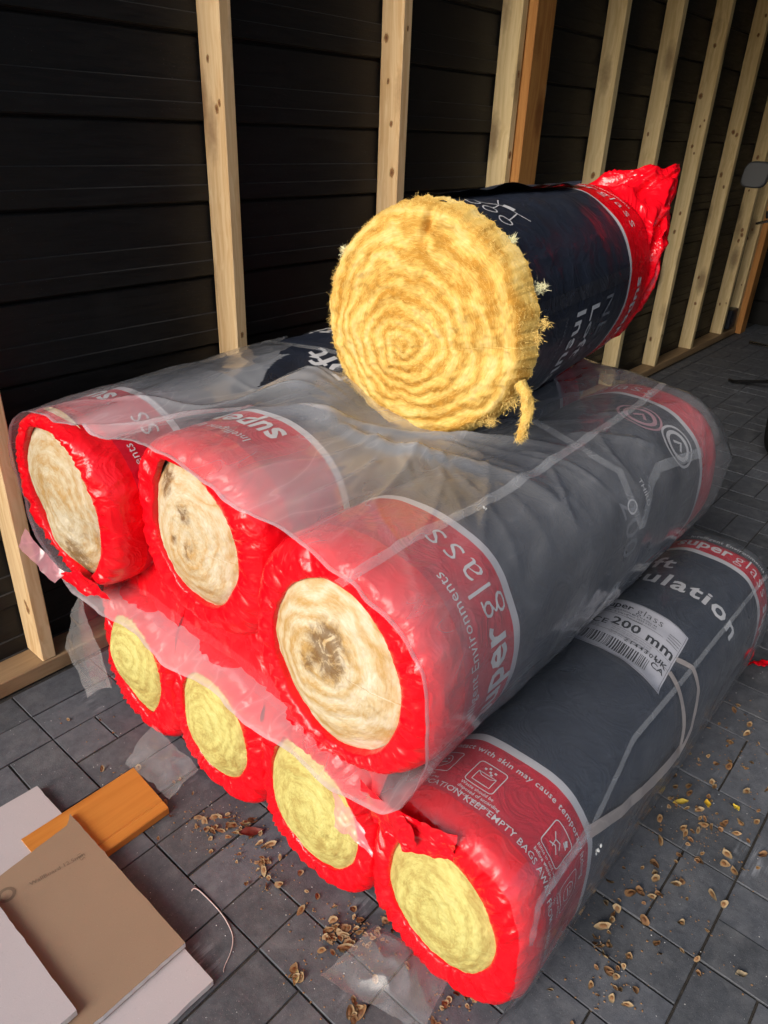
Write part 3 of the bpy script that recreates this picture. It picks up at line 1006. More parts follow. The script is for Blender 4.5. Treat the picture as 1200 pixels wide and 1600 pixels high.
def op_wool(R):
    NR, NT = 130, 420
    r = np.linspace(0, 1, NR); th = np.linspace(0, 2 * math.pi, NT, endpoint=False)
    rr, tt = np.meshgrid(r, th, indexing='ij')
    rim = 1 + .020 * pn3(np.cos(tt) * 3, np.sin(tt) * 3, 1.) + .022 * pn3(np.cos(tt) * 14, np.sin(tt) * 14, 2.) + .014 * pn3(np.cos(tt) * 40, np.sin(tt) * 40, 3.)
    ra = .217
    cx_, cz_ = .10 * (1 - rr), -.22 * (1 - rr) ** 1.2
    y = ra * (-(rr * np.cos(tt) * (1 + (rim - 1) * rr ** 4)) + cx_)
    z = ra * (rr * np.sin(tt) * (1 + (rim - 1) * rr ** 4) + cz_)
    wob = .85 * pn3(y * 6.0, z * 6.0, 2.) + .36 * pn3(y * 24, z * 24, 5.)
    ph = rr * 7.4 - tt / (2 * math.pi) + wob
    tri = np.abs(np.sin(math.pi * ph))
    x = -.012 - .014 * (1 - rr ** 3)
    x = x + .042 * np.clip((rr - .90) / .10, 0, 1) ** 2
    x = x - (.0022 * tri ** .8 + .005 * pn3(y * 20, z * 20, 1.) + .008 * pn3(y * 9, z * 9, 8.) + .0034 * pn3(y * 55, z * 55, 3.) + .0018 * pn3(y * 120, z * 120, 3.)) * np.clip((1.02 - rr) / .12, .25, 1)
    # the split at the top where the outer layer ends
    sp = np.exp(-((tt - rad(87)) / .045) ** 2) * np.clip((rr - .70) / .1, 0, 1)
    x = x + .020 * sp
    V = np.stack([x, y, z], -1).reshape(-1, 3)
    F = grid_faces(NR, NT, True)
    pol = np.stack([rr * ra * 75, np.cos(tt) * 1.4, np.sin(tt) * 1.4], -1).reshape(-1, 3)
    mesh_obj('wool_end', R.loc(V), F, GOLD, R.root, True, None, {'ph': ph.ravel(), 'pol': pol})
    return rr, tt, V.reshape(NR, NT, 3), ra
rr_, tt_, WV, ra_ = op_wool(OP)
GFIB = m_plain('golden wool fibre', (.80, .58, .20), 1.0, .05, .25, 40)
GPALE = m_plain('pale wool fibre', (.86, .80, .52), 1.0, .05, .25, 40)
def fibres(R, name, starts, dirs, lens, width, m, seed=0, bend=.5, nseg=4):
    rs = np.random.RandomState(seed)
    V = []; F = []; n = 0
    for p, d, L in zip(starts, dirs, lens):
        q = np.array(p, float); d = d / (np.linalg.norm(d) + 1e-9)
        side = np.cross(d, rs.normal(size=3)); side /= np.linalg.norm(side) + 1e-9
        for k in range(nseg):
            w = width * (1 - .75 * k / (nseg - 1))
            V.append(q - side * w); V.append(q + side * w)
            d = d + rs.normal(size=3) * bend / nseg; d /= np.linalg.norm(d)
            q = q + d * L / (nseg - 1)
        for k in range(nseg - 1):
            F.append((n + 2 * k, n + 2 * k + 1, n + 2 * k + 3, n + 2 * k + 2))
        n += 2 * nseg
    o = mesh_obj(name, R.loc(np.array(V)), F, m, R.root, True)
    tag(o, kind='stuff')
    return o
rs = np.random.RandomState(3)
st, di, ln = [], [], []
for _ in range(9000):
    i = int(min(129, 130 * math.sqrt(rs.rand()))); j = rs.randint(420)
    p = WV[i, j]; a = tt_[i, j]
    tang = np.array([0, math.sin(a), math.cos(a)]) * rs.choice([-1, 1])
    st.append(p + np.array([-.0004, 0, 0])); di.append(tang + rs.normal(size=3) * .35 + np.array([-.22, 0, 0])); ln.append(rs.uniform(.004, .014))
fibres(OP, 'wool_fibres', st, di, ln, .00018, GFIB, 5, .7)
st, di, ln = [], [], []
for _ in range(3600):
    j = rs.randint(420); a = tt_[125, j]; i = rs.randint(118, 130)
    p = WV[i, j]
    out = np.array([0, -math.cos(a), math.sin(a)])
    k = 1 + 1.6 * max(0, float(pn3(math.cos(a) * 6, math.sin(a) * 6, 9.)))
    st.append(p); di.append(out * .6 + rs.normal(size=3) * .7); ln.append(rs.uniform(.002, .007) * k)
fibres(OP, 'rim_fibres', st, di, ln, .0003, GFIB, 6, 1.2)
# loose tufts standing off the rim
for (ad, length, fat, sx, pale) in [(24, .045, .010, .03, 1), (8, .050, .013, .02, 0), (2, .025, .012, .01, 0), (48, .03, .008, .02, 1), (150, .035, .010, .0, 1), (165, .028, .010, .0, 0), (216, .060, .012, .0, 0), (-30, .04, .016, .0, 0), (-44, .035, .015, -.01, 0)]:
    a = rad(ad)
    p0 = np.array([.012 + sx, -.205 * math.cos(a), .205 * math.sin(a)])
    out = np.array([.15, -math.cos(a), math.sin(a)])
    st, di, ln = [], [], []
    for _ in range(300):
        t = rs.rand() ** 1.3
        p = p0 + out * length * t * .5 + rs.normal(size=3) * fat * (1 - .65 * t) * .6
        st.append(p); di.append(out * .6 + rs.normal(size=3)); ln.append(rs.uniform(.004, .011))
    fibres(OP, 'wool_tuft', st, di, ln, .0005, GPALE if pale else GFIB, int(ad) + 300, 1.0)
# strip of wool dangling at the lower right of the open end
a = rad(-24)
pp = [np.array([-.005, -.205, -.065]), np.array([-.012, -.226, -.085]), np.array([-.018, -.232, -.112]), np.array([-.022, -.231, -.140]), np.array([-.024, -.226, -.162])]
tq = np.linspace(0, 1, 22)
pp = np.array([[np.interp(t, np.linspace(0, 1, 5), [q[k] for q in pp]) for k in range(3)] for t in tq])
v, f = tube_vf(pp, .0105 * (1 - .25 * tq), 14)
v = v + .004 * np.stack([pn3(v[:, 0] * 90, v[:, 1] * 90, v[:, 2] * 90 + k) for k in (0, 5, 9)], 1)
zz = np.zeros(len(v)); mesh_obj('wool_strip', OP.loc(v), f, GOLD, OP.root, True, None, {'ph': zz + .3, 'pol': v * 60})
st = [v[rs.randint(len(v))] for _ in range(900)]
fibres(OP, 'strip_fibres', st, [np.array([0, 0, -1.]) + rs.normal(size=3) * .8 for _ in st], [rs.uniform(.004, .012) for _ in st], .0004, GFIB, 77, .8)
# loose flap of bag film lying back along the top of the opened roll, and its lengthwise tape
def along(R, th0, th1, x0, x1, off, nx, nt, wav=0.0, seed=0):
    X, T = np.meshgrid(np.linspace(x0, x1, nx), np.linspace(rad(th0), rad(th1), nt), indexing='ij')
    o = off + wav * np.abs(pn3(X * 14 + seed, T * 3, 1.))
    P = R.sec(T); r = np.linalg.norm(P, axis=-1)
    k = (r + R.disp(T, X) + o) / r
    sk = R.shear * np.minimum(1, X / .3) if R is TOPR else R.shear
    return np.stack([X + sk * P[..., 1], P[..., 0] * k, P[..., 1] * k], -1), grid_faces(nx, nt)
X, T = np.meshgrid(np.linspace(.05, .60, 50), np.linspace(0, 1, 22), indexing='ij')
th_e = rad(84) + .05 * np.sin(X * 9) + .04 * pn3(X * 12, 0 * X, 3.)
TH = rad(128) * (1 - T) + th_e * T
Pq = OP.sec(TH); rq = np.linalg.norm(Pq, axis=-1)
kq = (rq + OP.disp(TH, X) + .003 + .012 * T ** 3 * (1 + pn3(X * 10, T * 2, 2.))) / rq
skq = OP.shear * np.minimum(1, X / .3)
v = np.stack([X + skq * Pq[..., 1], Pq[..., 0] * kq, Pq[..., 1] * kq], -1).reshape(-1, 3)
mesh_obj('bag_flap', OP.loc(v), grid_faces(50, 22), DARK, OP.root, True)
v, f = along(OP, 17, 9.5, .03, .55, .0012, 40, 6)
mesh_obj('bag_seam', OP.loc(v.reshape(-1, 3)), f, m_plastic('charcoal seam', (.032, .036, .050), .3, .5), OP.root, True)

# ================================================================== PRINT ON THE BAGS
def brand(R, th0, x0, up, size=.075, tagline=True, m=None, name='lettering'):
    """bold first half and light second half of the brand word, with its small line above"""
    v1, f1 = text_vf('super', size, .022, 1.02)
    w1 = v1[:, 0].max() + .008
    v2, f2 = text_vf('glass', size, -.012, 1.12)
    v2 = v2 + np.array([w1, 0])
    items = [(v1, f1), (v2, f2)]
    if tagline:
        v3, f3 = text_vf('Intelligent Environments', size * .33, .0, 1.06)
        v3 = v3 + np.array([.018, size * .86])
        items.append((v3, f3))
    v, f = join_vf(items)
    return mesh_obj(name, R.wrap(v, rad(th0), x0, up), f, m or INK, R.root, False)

A_, B_, C_ = UP
L4 = LOW[3]
# upper row
brand(C_, -28, .176, -1, .082)
brand(B_, 72, .176, -1, .082)
brand(A_, -40, .176, -1, .082)
brand(A_, 92, .176, -1, .082, False)
brand(C_, 175, 1.045, 1, .07, False)
lettering(A_, 'insulation', .11, 20, .86, -1, .012, INK)
lettering(A_, 'Loft', .11, 20, .72, -1, .012, INK)
for k, (tq, xq) in enumerate(((75, .90), (43, .925))):
    ring = []
    for r_, w_ in ((.050, .006), (.034, .010)):
        ring.append(stroke_vf([(r_ * math.cos(q), r_ * math.sin(q)) for q in np.linspace(0, 2 * math.pi, 30)], w_))
    ring.append(stroke_vf([(-.014, -.010), (.0, .014), (.015, -.008)], .007))
    printed(C_, ring, tq, xq, 1, SILV if k else m_plain('pink print', (.42, .22, .26), .5), 'round_emblem')
lettering(C_, '200', .085, 36, .60, 1, .0, INKG)
lettering(C_, 'THIRD', .020, 40, .70, 1, .0, INK)
printed(C_, [stroke_vf([(.013 * math.cos(q), .017 * math.sin(q)) for q in np.linspace(0, 2 * math.pi, 24)], .004)], 28, .64, 1, INK, 'printed_ring')
# nearest lower roll
brand(L4, 118, 1.128, 1, .058, True)
brand(L4, 22, 1.128, 1, .058, False)
lettering(L4, 'Insulation', .082, 158, .885, 1, .020, INK, 1.12)
lettering(L4, 'Loft', .082, 158, .975, 1, .020, INK, 1.12)
lettering(L4, 'Mechanical effect of fibres in contact with skin may cause temporary itching', .0165, 192, .168, 1, .012, INK, 1.12)
lettering(L4, 'DANGER OF SUFFOCATION KEEP EMPTY BAGS AWAY FROM BABIES AND CHILDREN', .0165, 172, .064, 1, .004, INK, 1.06)
def pict(kind):
    it = [stroke_vf(rrect(0, 0, .052, .052), .0016, True)]
    if kind == 0:
        it += [stroke_vf([(.010, .020), (.010, .030), (.042, .030), (.042, .008), (.010, .008), (.010, .020)], .0014), stroke_vf([(.010, .030), (.018, .024), (.034, .024), (.042, .030)], .0014)]
        for x_, y_ in ((.016, .040), (.026, .038), (.022, .045), (.034, .041), (.030, .034)):
            it.append(stroke_vf([(x_ - .002, y_), (x_ + .002, y_)], .004))
    elif kind == 1:
        it += [stroke_vf([(.034, .044), (.042, .040)], .006), stroke_vf([(.032, .038), (.044, .036)], .003), stroke_vf([(.010, .034), (.018, .026), (.028, .030), (.034, .022)], .002), stroke_vf([(.012, .014), (.024, .020), (.034, .012)], .002), stroke_vf([(.018, .026), (.020, .014)], .0016)]
    else:
        it += [stroke_vf([(.026 + .014 * math.cos(q), .026 + .016 * math.sin(q)) for q in np.linspace(0, 6.28, 20)], .0016), stroke_vf([(.018, .024), (.034, .024)], .003), stroke_vf([(.020, .032), (.024, .032)], .003), stroke_vf([(.029, .032), (.033, .032)], .003)]
    return it
for k, (tq, kd) in enumerate(((132, 2), (99, 0), (56, 1), (22, 2), (-4, 2))):
    printed(L4, pict(kd), tq, .100, 1, INK, 'pictogram')
for tq, ls in ((132, ('Ventilate', 'working area', 'if possible')), (99, ('Waste should be', 'disposed of according', 'to local regulations')), (56, ('Rinse in cold water', 'before washing', '')), (22, ('Cover exposed', 'skin', '')), (-4, ('Wear', 'goggles', ''))):
    for q, tx in enumerate(ls):
        if tx: lettering(L4, tx, .0088, tq, .0905 - q * .0095, 1, .006, INK, name='small_print')
# opened roll
lettering(OP, 'Loft', .066, 5, .318, 1, .018, INK, 1.08)
lettering(OP, 'Insulation', .066, 5, .238, 1, .018, INK, 1.08)
lettering(OP, 'NEW', .066, 7, .402, 1, .0, INKG, 1.1)
lettering(OP, 'www.insulation', .022, 3, .180, 1, .0, INKG, 1.2)
brand(OP, 8, .628, 1, .060, False)
brand(OP, 113, .628, 1, .060, True)
it = []
for cx_ in (0, .036, .072):
    it.append(stroke_vf([(cx_ + .013 * math.cos(q), .013 * math.sin(q)) for q in np.linspace(0, 2 * math.pi, 24)], .0028))
for a_, b_ in (((.004, .013), (.022, .052)), ((.034, .013), (.024, .052)), ((.072, .013), (.060, .060)), ((.022, .052), (.060, .060)), ((.060, .060), (.085, .075)), ((.020, .056), (.004, .080))):
    it.append(stroke_vf([a_, b_], .0024))
it.append(stroke_vf([(.028, .060), (.050, .066)], .016))
v, f = join_vf(it)
thv = OP.arc(rad(80), -v[:, 0]); xv = .075 + v[:, 1]
Pq = OP.sec(thv); rq = np.linalg.norm(Pq, axis=1); kq = (rq + OP.disp(thv, xv) + .0014) / rq
mesh_obj('pictogram', OP.loc(np.c_[xv + OP.shear * np.minimum(1, xv / .3) * Pq[:, 1], Pq[:, 0] * kq, Pq[:, 1] * kq]), f, INK, OP.root, False)

# white product label on the nearest lower roll
LABW = m_plain('white label paper', (.60, .60, .66), .45, .45, .05)
LABK = m_plain('label black ink', (.02, .02, .025), .5, .3)
LW_, LH_ = .205, .215
TH0, LX0 = 129, .562
def lab_grid(x0, y0, x1, y1, n=22, mm=16):
    X, Y = np.meshgrid(np.linspace(x0, x1, n), np.linspace(y0, y1, mm), indexing='ij')
    return np.stack([X.ravel(), Y.ravel()], 1), grid_faces(n, mm)
def lab_wrap(xy, off):
    xy = np.asarray(xy, float)
    th = L4.arc(rad(TH0), -(xy[:, 0] + .02 * (1 - xy[:, 1] / LH_)))
    lift = .004 + .010 * np.clip(1 - xy[:, 1] / .05, 0, 1) ** 2 + .0015 * pn3(xy[:, 0] * 30, xy[:, 1] * 30, 4.)
    return L4.pt(th, LX0 + xy[:, 1] - xy[:, 0] * .16, off + lift)
v, f = lab_grid(0, 0, LW_, LH_)
lab = mesh_obj('product_label', lab_wrap(v, .0), f, LABW, L4.root, True)
BASE[lab.name] = BASE[L4.root.name]
items = []
def lt(body, size, x, y, bold=0.0, sp=1.0, xs=1.0):
    a, b = text_vf(body, size, bold, sp, xs=xs); items.append((a + np.array([x, y]), b))
lt('super', .031, .008, .180, .02); lt('glass', .031, .009 + items[-1][0][:, 0].max(), .180, -.012, 1.08)
lt('LOFT INSULATION MULTI ROLL 44', .0085, .008, .166, .004); lt('2144304   R VALUE', .0085, .008, .155, .004)
lt('THICKNESS', .0075, .075, .148, .0); lt('PACK AREA 5.55 m2', .0075, .075, .157)
lt('200 mm', .040, .052, .112, .022, 1.05, 1.06)
lt('CE', .030, .010, .100, .010, 1.1)
lt('EN 13162', .006, .012, .092); lt('KIFL3033', .006, .012, .085)
for q in range(4):
    lt('MW EN 13162 T2 MU1 glass mineral wool', .0052, .062, .098 - q * .0075)
lt('2144304', .017, .098, .072, .01, 1.35)
lt('UK', .022, .166, .075, .018); lt('CA', .022, .166, .055, .018)
rb = random.Random(3); xq = .014
while xq < .165:
    w = rb.choice((.0012, .0012, .0022, .0032))
    items.append(stroke_vf([(xq, .022), (xq, .064)], w)); xq += w + rb.choice((.0012, .002, .0028))
items.append(stroke_vf([(.006, .082), (.200, .082)], .0009)); items.append(stroke_vf([(.006, .150), (.16, .150)], .0009))
items.append(stroke_vf(rrect(.004, .004, .201, .211, .004), .0008, True)); items.append(stroke_vf([(.055, .107), (.200, .107)], .0008))
for q in range(4): items.append(stroke_vf([(.168, .150 + q * .009), (.198, .150 + q * .009)], .0016))
v, f = join_vf(items)
mesh_obj('label_print', lab_wrap(v, .0012), f, LABK, lab, False)
lab2 = bpy.data.objects[-1] if False else None

# ================================================================== CLEAR WRAPPING
def hull(pts):
    pts = sorted(set(map(tuple, np.round(pts, 5))))
    def half(ps):
        h = []
        for p in ps:
            while len(h) >= 2 and (h[-1][0] - h[-2][0]) * (p[1] - h[-2][1]) - (h[-1][1] - h[-2][1]) * (p[0] - h[-2][0]) <= 0: h.pop()
            h.append(p)
        return h
    return np.array(half(pts)[:-1] + half(pts[::-1])[:-1])
def resample(P, n):
    Q = np.r_[P, P[:1]]
    s = np.r_[0, np.cumsum(np.linalg.norm(np.diff(Q, axis=0), axis=1))]
    t = np.linspace(0, s[-1], n, endpoint=False)
    return np.stack([np.interp(t, s, Q[:, k]) for k in (0, 1)], 1)
def loop_of(rolls, off, n):
    pts = []
    th = np.linspace(0, 2 * math.pi, 240, endpoint=False)
    for R in rolls:
        p = R.sec(th); r = np.linalg.norm(p, axis=1)
        pts.append(p * ((r + off) / r)[:, None] + R.c[1:])
    L = resample(hull(np.concatenate(pts)), n)          # counter-clockwise seen with y to the right
    T = np.roll(L, -1, 0) - np.roll(L, 1, 0); T /= np.linalg.norm(T, axis=1)[:, None]
    return L, np.c_[T[:, 1], -T[:, 0]]

NS, NXF = 640, 240
UL, UN = loop_of(UP, .011, NS)
LLp, LN = loop_of(LOW, .009, NS)

def keep_clear(P, R, off, xmin):
    """press film points out of a roll"""
    q = (P - R.c) @ R.M
    d = np.hypot(q[..., 1] / (R.a + off), q[..., 2] / (R.b + off))
    ins = (d < 1) & (q[..., 0] > xmin) & (q[..., 0] < R.L)
    k = np.where(ins, 1 / np.maximum(d, 1e-3), 1)
    q[..., 1] *= k; q[..., 2] *= k
    return q @ R.M.T + R.c

CREASES = [((1.02, .76), (.62, .60), .014, .010), ((1.00, .80), (.64, .84), .016, .011), ((.98, .86), (.66, 1.06), .014, .009), ((1.05, .66), (.80, .46), .010, .008),
           ((1.10, .62), (1.22, .44), .011, .008), ((1.25, .60), (1.50, .45), .010, .008), ((.95, .95), (.75, 1.30), .012, .009), ((1.0, .70), (.70, .52), .009, .006),
           ((.90, .74), (.66, .74), .008, .005), ((1.40, .62), (1.70, .50), .010, .008), ((.86, 1.02), (.62, .92), .009, .006), ((1.12, .58), (1.05, .43), .008, .006),
           ((.80, 1.20), (.63, 1.46), .010, .007), ((1.32, .57), (1.28, .43), .008, .006), ((.78, .66), (.64, .47), .008, .005)]
def upper_film(j, u, xf, xb, off=0.0):
    """loop index j (float ok), u 0..1 along"""
    j = np.asarray(j, float); u = np.asarray(u, float)
    i0 = np.floor(j).astype(int) % NS; i1 = (i0 + 1) % NS; fr = (j - np.floor(j))
    y = UL[i0, 0] * (1 - fr) + UL[i1, 0] * fr; z = UL[i0, 1] * (1 - fr) + UL[i1, 1] * fr
    ny = UN[i0, 0]; nz = UN[i0, 1]
    x = xf + (xb - xf) * u
    top = np.clip((z - .66) / .08, 0, 1)
    bot = np.clip((.50 - z) / .06, 0, 1)
    # folds: tension lines fanning out from under the opened roll, small crinkles
    ang = np.arctan2(y - .83, x - 1.02); rd = np.hypot(y - .83, x - 1.02)
    fan = (1 - 2.0 * np.abs(pn3(ang * 5.5, rd * 1.6, 3.))) * np.clip(rd / .12, 0, 1) * np.clip(1.15 - rd, 0, 1)
    n1 = pn3(x * 6 + y * 5, y * 12 - x * 5, z * 6)
    n2 = 1 - 2 * np.abs(pn3(x * 10 + y * 9, y * 24 - x * 9, z * 16))
    fold = np.exp(-((x - .93 + .35 * (y - .80)) / .020) ** 2) * np.clip((1.0 - y) / .1, 0, 1) * np.clip((y - .45) / .1, 0, 1)
    fold2 = np.exp(-((x - .80 - .9 * (1.02 - y)) / .016) ** 2) * np.clip((y - .55) / .1, 0, 1)
    cre = 0 * x
    for (ax, ay), (bx_, by_), hh, ww in CREASES:
        ex_, ey_ = bx_ - ax, by_ - ay; LL = math.hypot(ex_, ey_); ex_, ey_ = ex_ / LL, ey_ / LL
        t_ = ((x - ax) * ex_ + (y - ay) * ey_) / LL
        dd = np.abs((x - ax) * -ey_ + (y - ay) * ex_ + .010 * np.sin(t_ * 5 + ax * 9))
        cre = cre + .6 * hh * np.exp(-dd / ww) * np.clip(t_ / .15, 0, 1) * np.clip((1 - t_) / .35, 0, 1)
    d = top * cre + top * (.004 * np.clip(fan, 0, 1) ** 1.6 + .013 * fold + .011 * fold2) + .0045 * n1 + .0010 * n2 - .001
    # valley sag between rolls on the top
    sag = top * (.016 * np.exp(-((y - 1.19) / .07) ** 2) + .010 * np.exp(-((y - .80) / .06) ** 2))
    # lifted tent over the middle roll beside the opened roll
    tent = .050 * top * np.exp(-((x - .98) / .10) ** 2 - ((y - 1.02) / .09) ** 2)
    d = d - sag + tent + off
    front = np.clip((.74 - x) / .16, 0, 1)
    z = z + np.clip((y - 1.16) / .12, 0, 1) * np.clip(x - .60, 0, 1) * .0385 * np.clip((z - .5) / .1, 0, 1)
    y2 = y + ny * d; z2 = z + nz * d
    # bottom sheet sags out in front of the lower row
    z2 = z2 - bot * front ** 1.5 * (.022 + .012 * pn3(y * 7, x * 9, 1.))
    # top hem droops over the front edge
    z2 = z2 - top * front ** 2 * .010
    # far end gathers in a little
    e = np.clip((x - 1.74) / .25, 0, 1) ** 1.5
    cy_, cz_ = .90, .50
    y2 = y2 + e * (.30 * (cy_ - y2)) * .35 + e * .02 * pn3(y * 12, z * 12, x * 9)
    z2 = z2 + e * (.40 * (cz_ - z2)) + e * .03 * pn3(y * 11, z * 11, x * 8 + 4) - e * .03
    P = np.stack([x, y2, z2], -1)
    P = keep_clear(P, OP, .010, .0)
    return P
jj = np.arange(NS)
zc = UL[:, 1]; yc = UL[:, 0]
botm = zc < .50; topm = zc > .70
XF = np.where(botm, .598, np.where(topm, .605, .600)) + .012 * pn3(yc * 7, zc * 7, 0.) + .006 * pn3(yc * 30, zc * 30, 4.)
XF = XF - np.where(topm & (yc > 1.3), .012, 0)
XF = np.convolve(np.r_[XF[-6:], XF, XF[:6]], np.ones(7) / 7, 'same')[6:-6]
XB = 1.93 + .05 * pn3(yc * 5, zc * 5, 2.) + .02 * pn3(yc * 22, zc * 22, 2.)
uu = np.linspace(0, 1, NXF) ** 1.15
J, Uu = np.meshgrid(jj, uu, indexing='ij')
PF = upper_film(J, Uu, XF[:, None] + 0 * Uu, XB[:, None] + 0 * Uu)
fs = []
for i in range(NS):
    k = (i + 1) % NS
    for q in range(NXF - 1):
        p = PF[i, q]
        x, y, z = p
        wob = .05 * math.sin(y * 23) + .03 * math.sin(y * 61 + 1)
        if z > .52 and y > 1.13 + .03 * math.sin(x * 17) and x > 1.22 + wob: continue             # bare far half of the wall-side roll
        lo = .93 + .02 * math.sin(y * 40); 
        if z > .62 and 1.175 + .02 * math.sin(x * 21) < y < 1.175 + min(.14, .5 * (x - lo)) + .015 * math.sin(x * 30) and x > lo: continue   # long tear in the valley
        if z < .44 and x > .95: continue                                                              # hidden underside
        fs.append((i * NXF + q, k * NXF + q, k * NXF + q + 1, i * NXF + q + 1))
wrapU = thing('clear_film_wrap', (1.2, .98, .385), 'loose torn clear plastic wrap draped over the three upper rolls', 'plastic wrap')
Qf = PF.reshape(-1, 3)
gap = np.full(len(Qf), 9.0)
for Rr in UP:
    ql = (Qf - Rr.c) @ Rr.M
    gap = np.minimum(gap, np.hypot(ql[:, 1] / Rr.a, ql[:, 2] / Rr.b) * Rr.a - Rr.a)
slack = .50 + .75 * np.clip((gap - .012) / .045, 0, 1) + .35 * np.clip((.80 - Qf[:, 0]) / .18, 0, 1) + .5 * np.clip((Qf[:, 0] - 1.75) / .1, 0, 1)
slack = np.clip(slack + .18 * pn3(Qf[:, 0] * 7, Qf[:, 1] * 9, Qf[:, 2] * 7), .25, 1.5)
mesh_obj('film', Qf, fs, FILM, wrapU, True, None, {'slack': slack})
hem = []
for i in range(NS):
    a0, a1 = PF[i, 0], PF[i, 1]
    nv = np.array([0, UN[i, 0], UN[i, 1]])
    dv = (a1 - a0) / np.linalg.norm(a1 - a0)
    for q, w_ in enumerate((0.0, .0035, .007)):
        hem.append(a0 + dv * w_ + nv * (.0008 + .0008 * math.sin(math.pi * q / 2)))
mesh_obj('hem', np.array(hem), [(i * 3 + q, ((i + 1) % NS) * 3 + q, ((i + 1) % NS) * 3 + q + 1, i * 3 + q + 1) for i in range(NS) for q in range(2)], FILM, wrapU, True, None, {'slack': np.full(len(hem), 1.2)})
# seam tape along the nearest roll, bent strip near its far end
def j_at(loop, y, z):
    return int(np.argmin((loop[:, 0] - y) ** 2 + (loop[:, 1] - z) ** 2))
def film_strip(name, path, w, m, root, n=70, off=.0018):
    """path: list of (y,z guess, x) on the upper film"""
    t = np.linspace(0, 1, n); tp = np.linspace(0, 1, len(path))
    js = np.array([j_at(UL, a, b) for a, b, c in path], float); xs = np.array([c for a, b, c in path])
    jv = np.interp(t, tp, js); xv = np.interp(t, tp, xs)
    step = np.linalg.norm(UL[1] - UL[0])
    dj = np.gradient(jv) * step; dx = np.gradient(xv); L_ = np.hypot(dj, dx) + 1e-9
    V = []
    for s_ in (-1, -.33, .33, 1):
        j2 = jv + s_ * w / 2 * (dx / L_) / step; x2 = xv - s_ * w / 2 * (dj / L_)
        u2 = (x2 - .60) / (1.93 - .60)
        V.append(upper_film(j2, u2, .60, 1.93, off))
    V = np.stack(V, 1)
    return mesh_obj(name, V.reshape(-1, 3), grid_faces(n, 4), m, root, True)
film_strip('seam_tape', [(.560, .76, .585), (.548, .76, 1.0), (.575, .76, 1.57), (.60, .77, 1.80)], .017, TAPE, wrapU)
film_strip('strap', [(.44, .68, 1.62), (.462, .70, 1.40), (.450, .69, 1.345), (.425, .63, 1.27), (.415, .55, 1.20), (.42, .48, 1.12)], .022, TAPE, wrapU)

# lower wrapping
LNX = 150
yl, zl = LLp[:, 0], LLp[:, 1]
bot = zl < .06; right = (yl < .33) & (zl > .05)
XFL = np.where(bot, .630, .632) + np.where(bot, .020, .010) * pn3(yl * 9, zl * 9, 1.) + np.where(bot, .02, .004) * pn3(yl * 33, zl * 33, 3.)
XFL = np.where((yl > 1.25) & (zl > .08), .60, XFL)
def lower_film(off, u):
    x = XFL[:, None] + (1.90 - XFL[:, None]) * u[None, :]
    y = yl[:, None] + 0 * x; z = zl[:, None] + 0 * x
    d = .0022 * pn3(x * 7, y * 9, z * 9) + .0016 * (1 - 2 * np.abs(pn3(x * 9 + z * 9, y * 20, z * 22 - x * 7))) - .001 + off
    front = np.clip((.70 - x) / .10, 0, 1)
    y2 = y + LN[:, 0:1] * d + 0; z2 = z + LN[:, 1:2] * d
    rgt = np.clip((.40 - y) / .1, 0, 1) * np.clip((z - .03) / .05, 0, 1)
    y2 = y2 + rgt * front ** 2 * .030                                       # turns in round the end of the nearest roll
    bt = (zl < .06)[:, None]
    z2 = np.where(bt, np.maximum(.0035 + .012 * front * np.abs(pn3(x * 22, y * 18, 2.)), z2 * 0 + .0035), np.maximum(z2, .004))
    e = np.clip((x - 1.84) / .06, 0, 1)
    y2 = y2 + e * .06 * (.8 - y2); z2 = z2 + e * .12 * (.19 - z2)
    return np.stack([x, y2, z2], -1)
PL = lower_film(0.0, np.linspace(0, 1, LNX) ** 1.1)
fs = []
for i in range(NS):
    k = (i + 1) % NS
    for q in range(LNX - 1):
        x, y, z = PL[i, q]
        if z < .03: continue
        if z > .3 and .50 < y and x > .70: continue
        fs.append((i * LNX + q, k * LNX + q, k * LNX + q + 1, i * LNX + q + 1))
wrapL = thing('clear_film_wrap', (1.2, .81, 0), 'tight clear plastic wrap with ragged edges round the bottom row of rolls', 'plastic wrap')
mesh_obj('film', PL.reshape(-1, 3), fs, FILM2, wrapL, True)
def roll_strip(name, R, path, w, m, root, n=60, off=.012):
    t = np.linspace(0, 1, n); tp = np.linspace(0, 1, len(path))
    thv = np.interp(t, tp, [rad(a) for a, b in path]); xv = np.interp(t, tp, [b for a, b in path])
    rr = .17
    dth = np.gradient(thv) * rr; dx = np.gradient(xv); L_ = np.hypot(dth, dx) + 1e-9
    V = [R.pt(thv + s_ * w / 2 * (dx / L_) / rr, xv - s_ * w / 2 * dth / L_, off) for s_ in (-1, 0, 1)]
    return mesh_obj(name, np.stack(V, 1).reshape(-1, 3), grid_faces(n, 3), m, root, True)
roll_strip('seam_tape', L4, [(33, .02), (34, .19), (50, .40), (47, .70), (45, 1.17)], .012, TAPE, wrapL)
roll_strip('end_tape', L4, [(20, -.005), (34, .03), (35, .10), (37, .20)], .016, TAPE, wrapL, off=.013)
roll_strip('beige_tape', L4, [(35, .19), (22, .30), (12, .44), (8, .56)], .022, TAPEB, wrapL, off=.013)
roll_strip('loose_tape', L4, [(8, .545), (15, .60), (32, .66), (48, .67), (62, .645)], .013, TAPEB, wrapL, off=.017)
roll_strip('loose_tape', L4, [(8, .55), (22, .57), (40, .585), (60, .60)], .014, TAPEB, wrapL, off=.015)
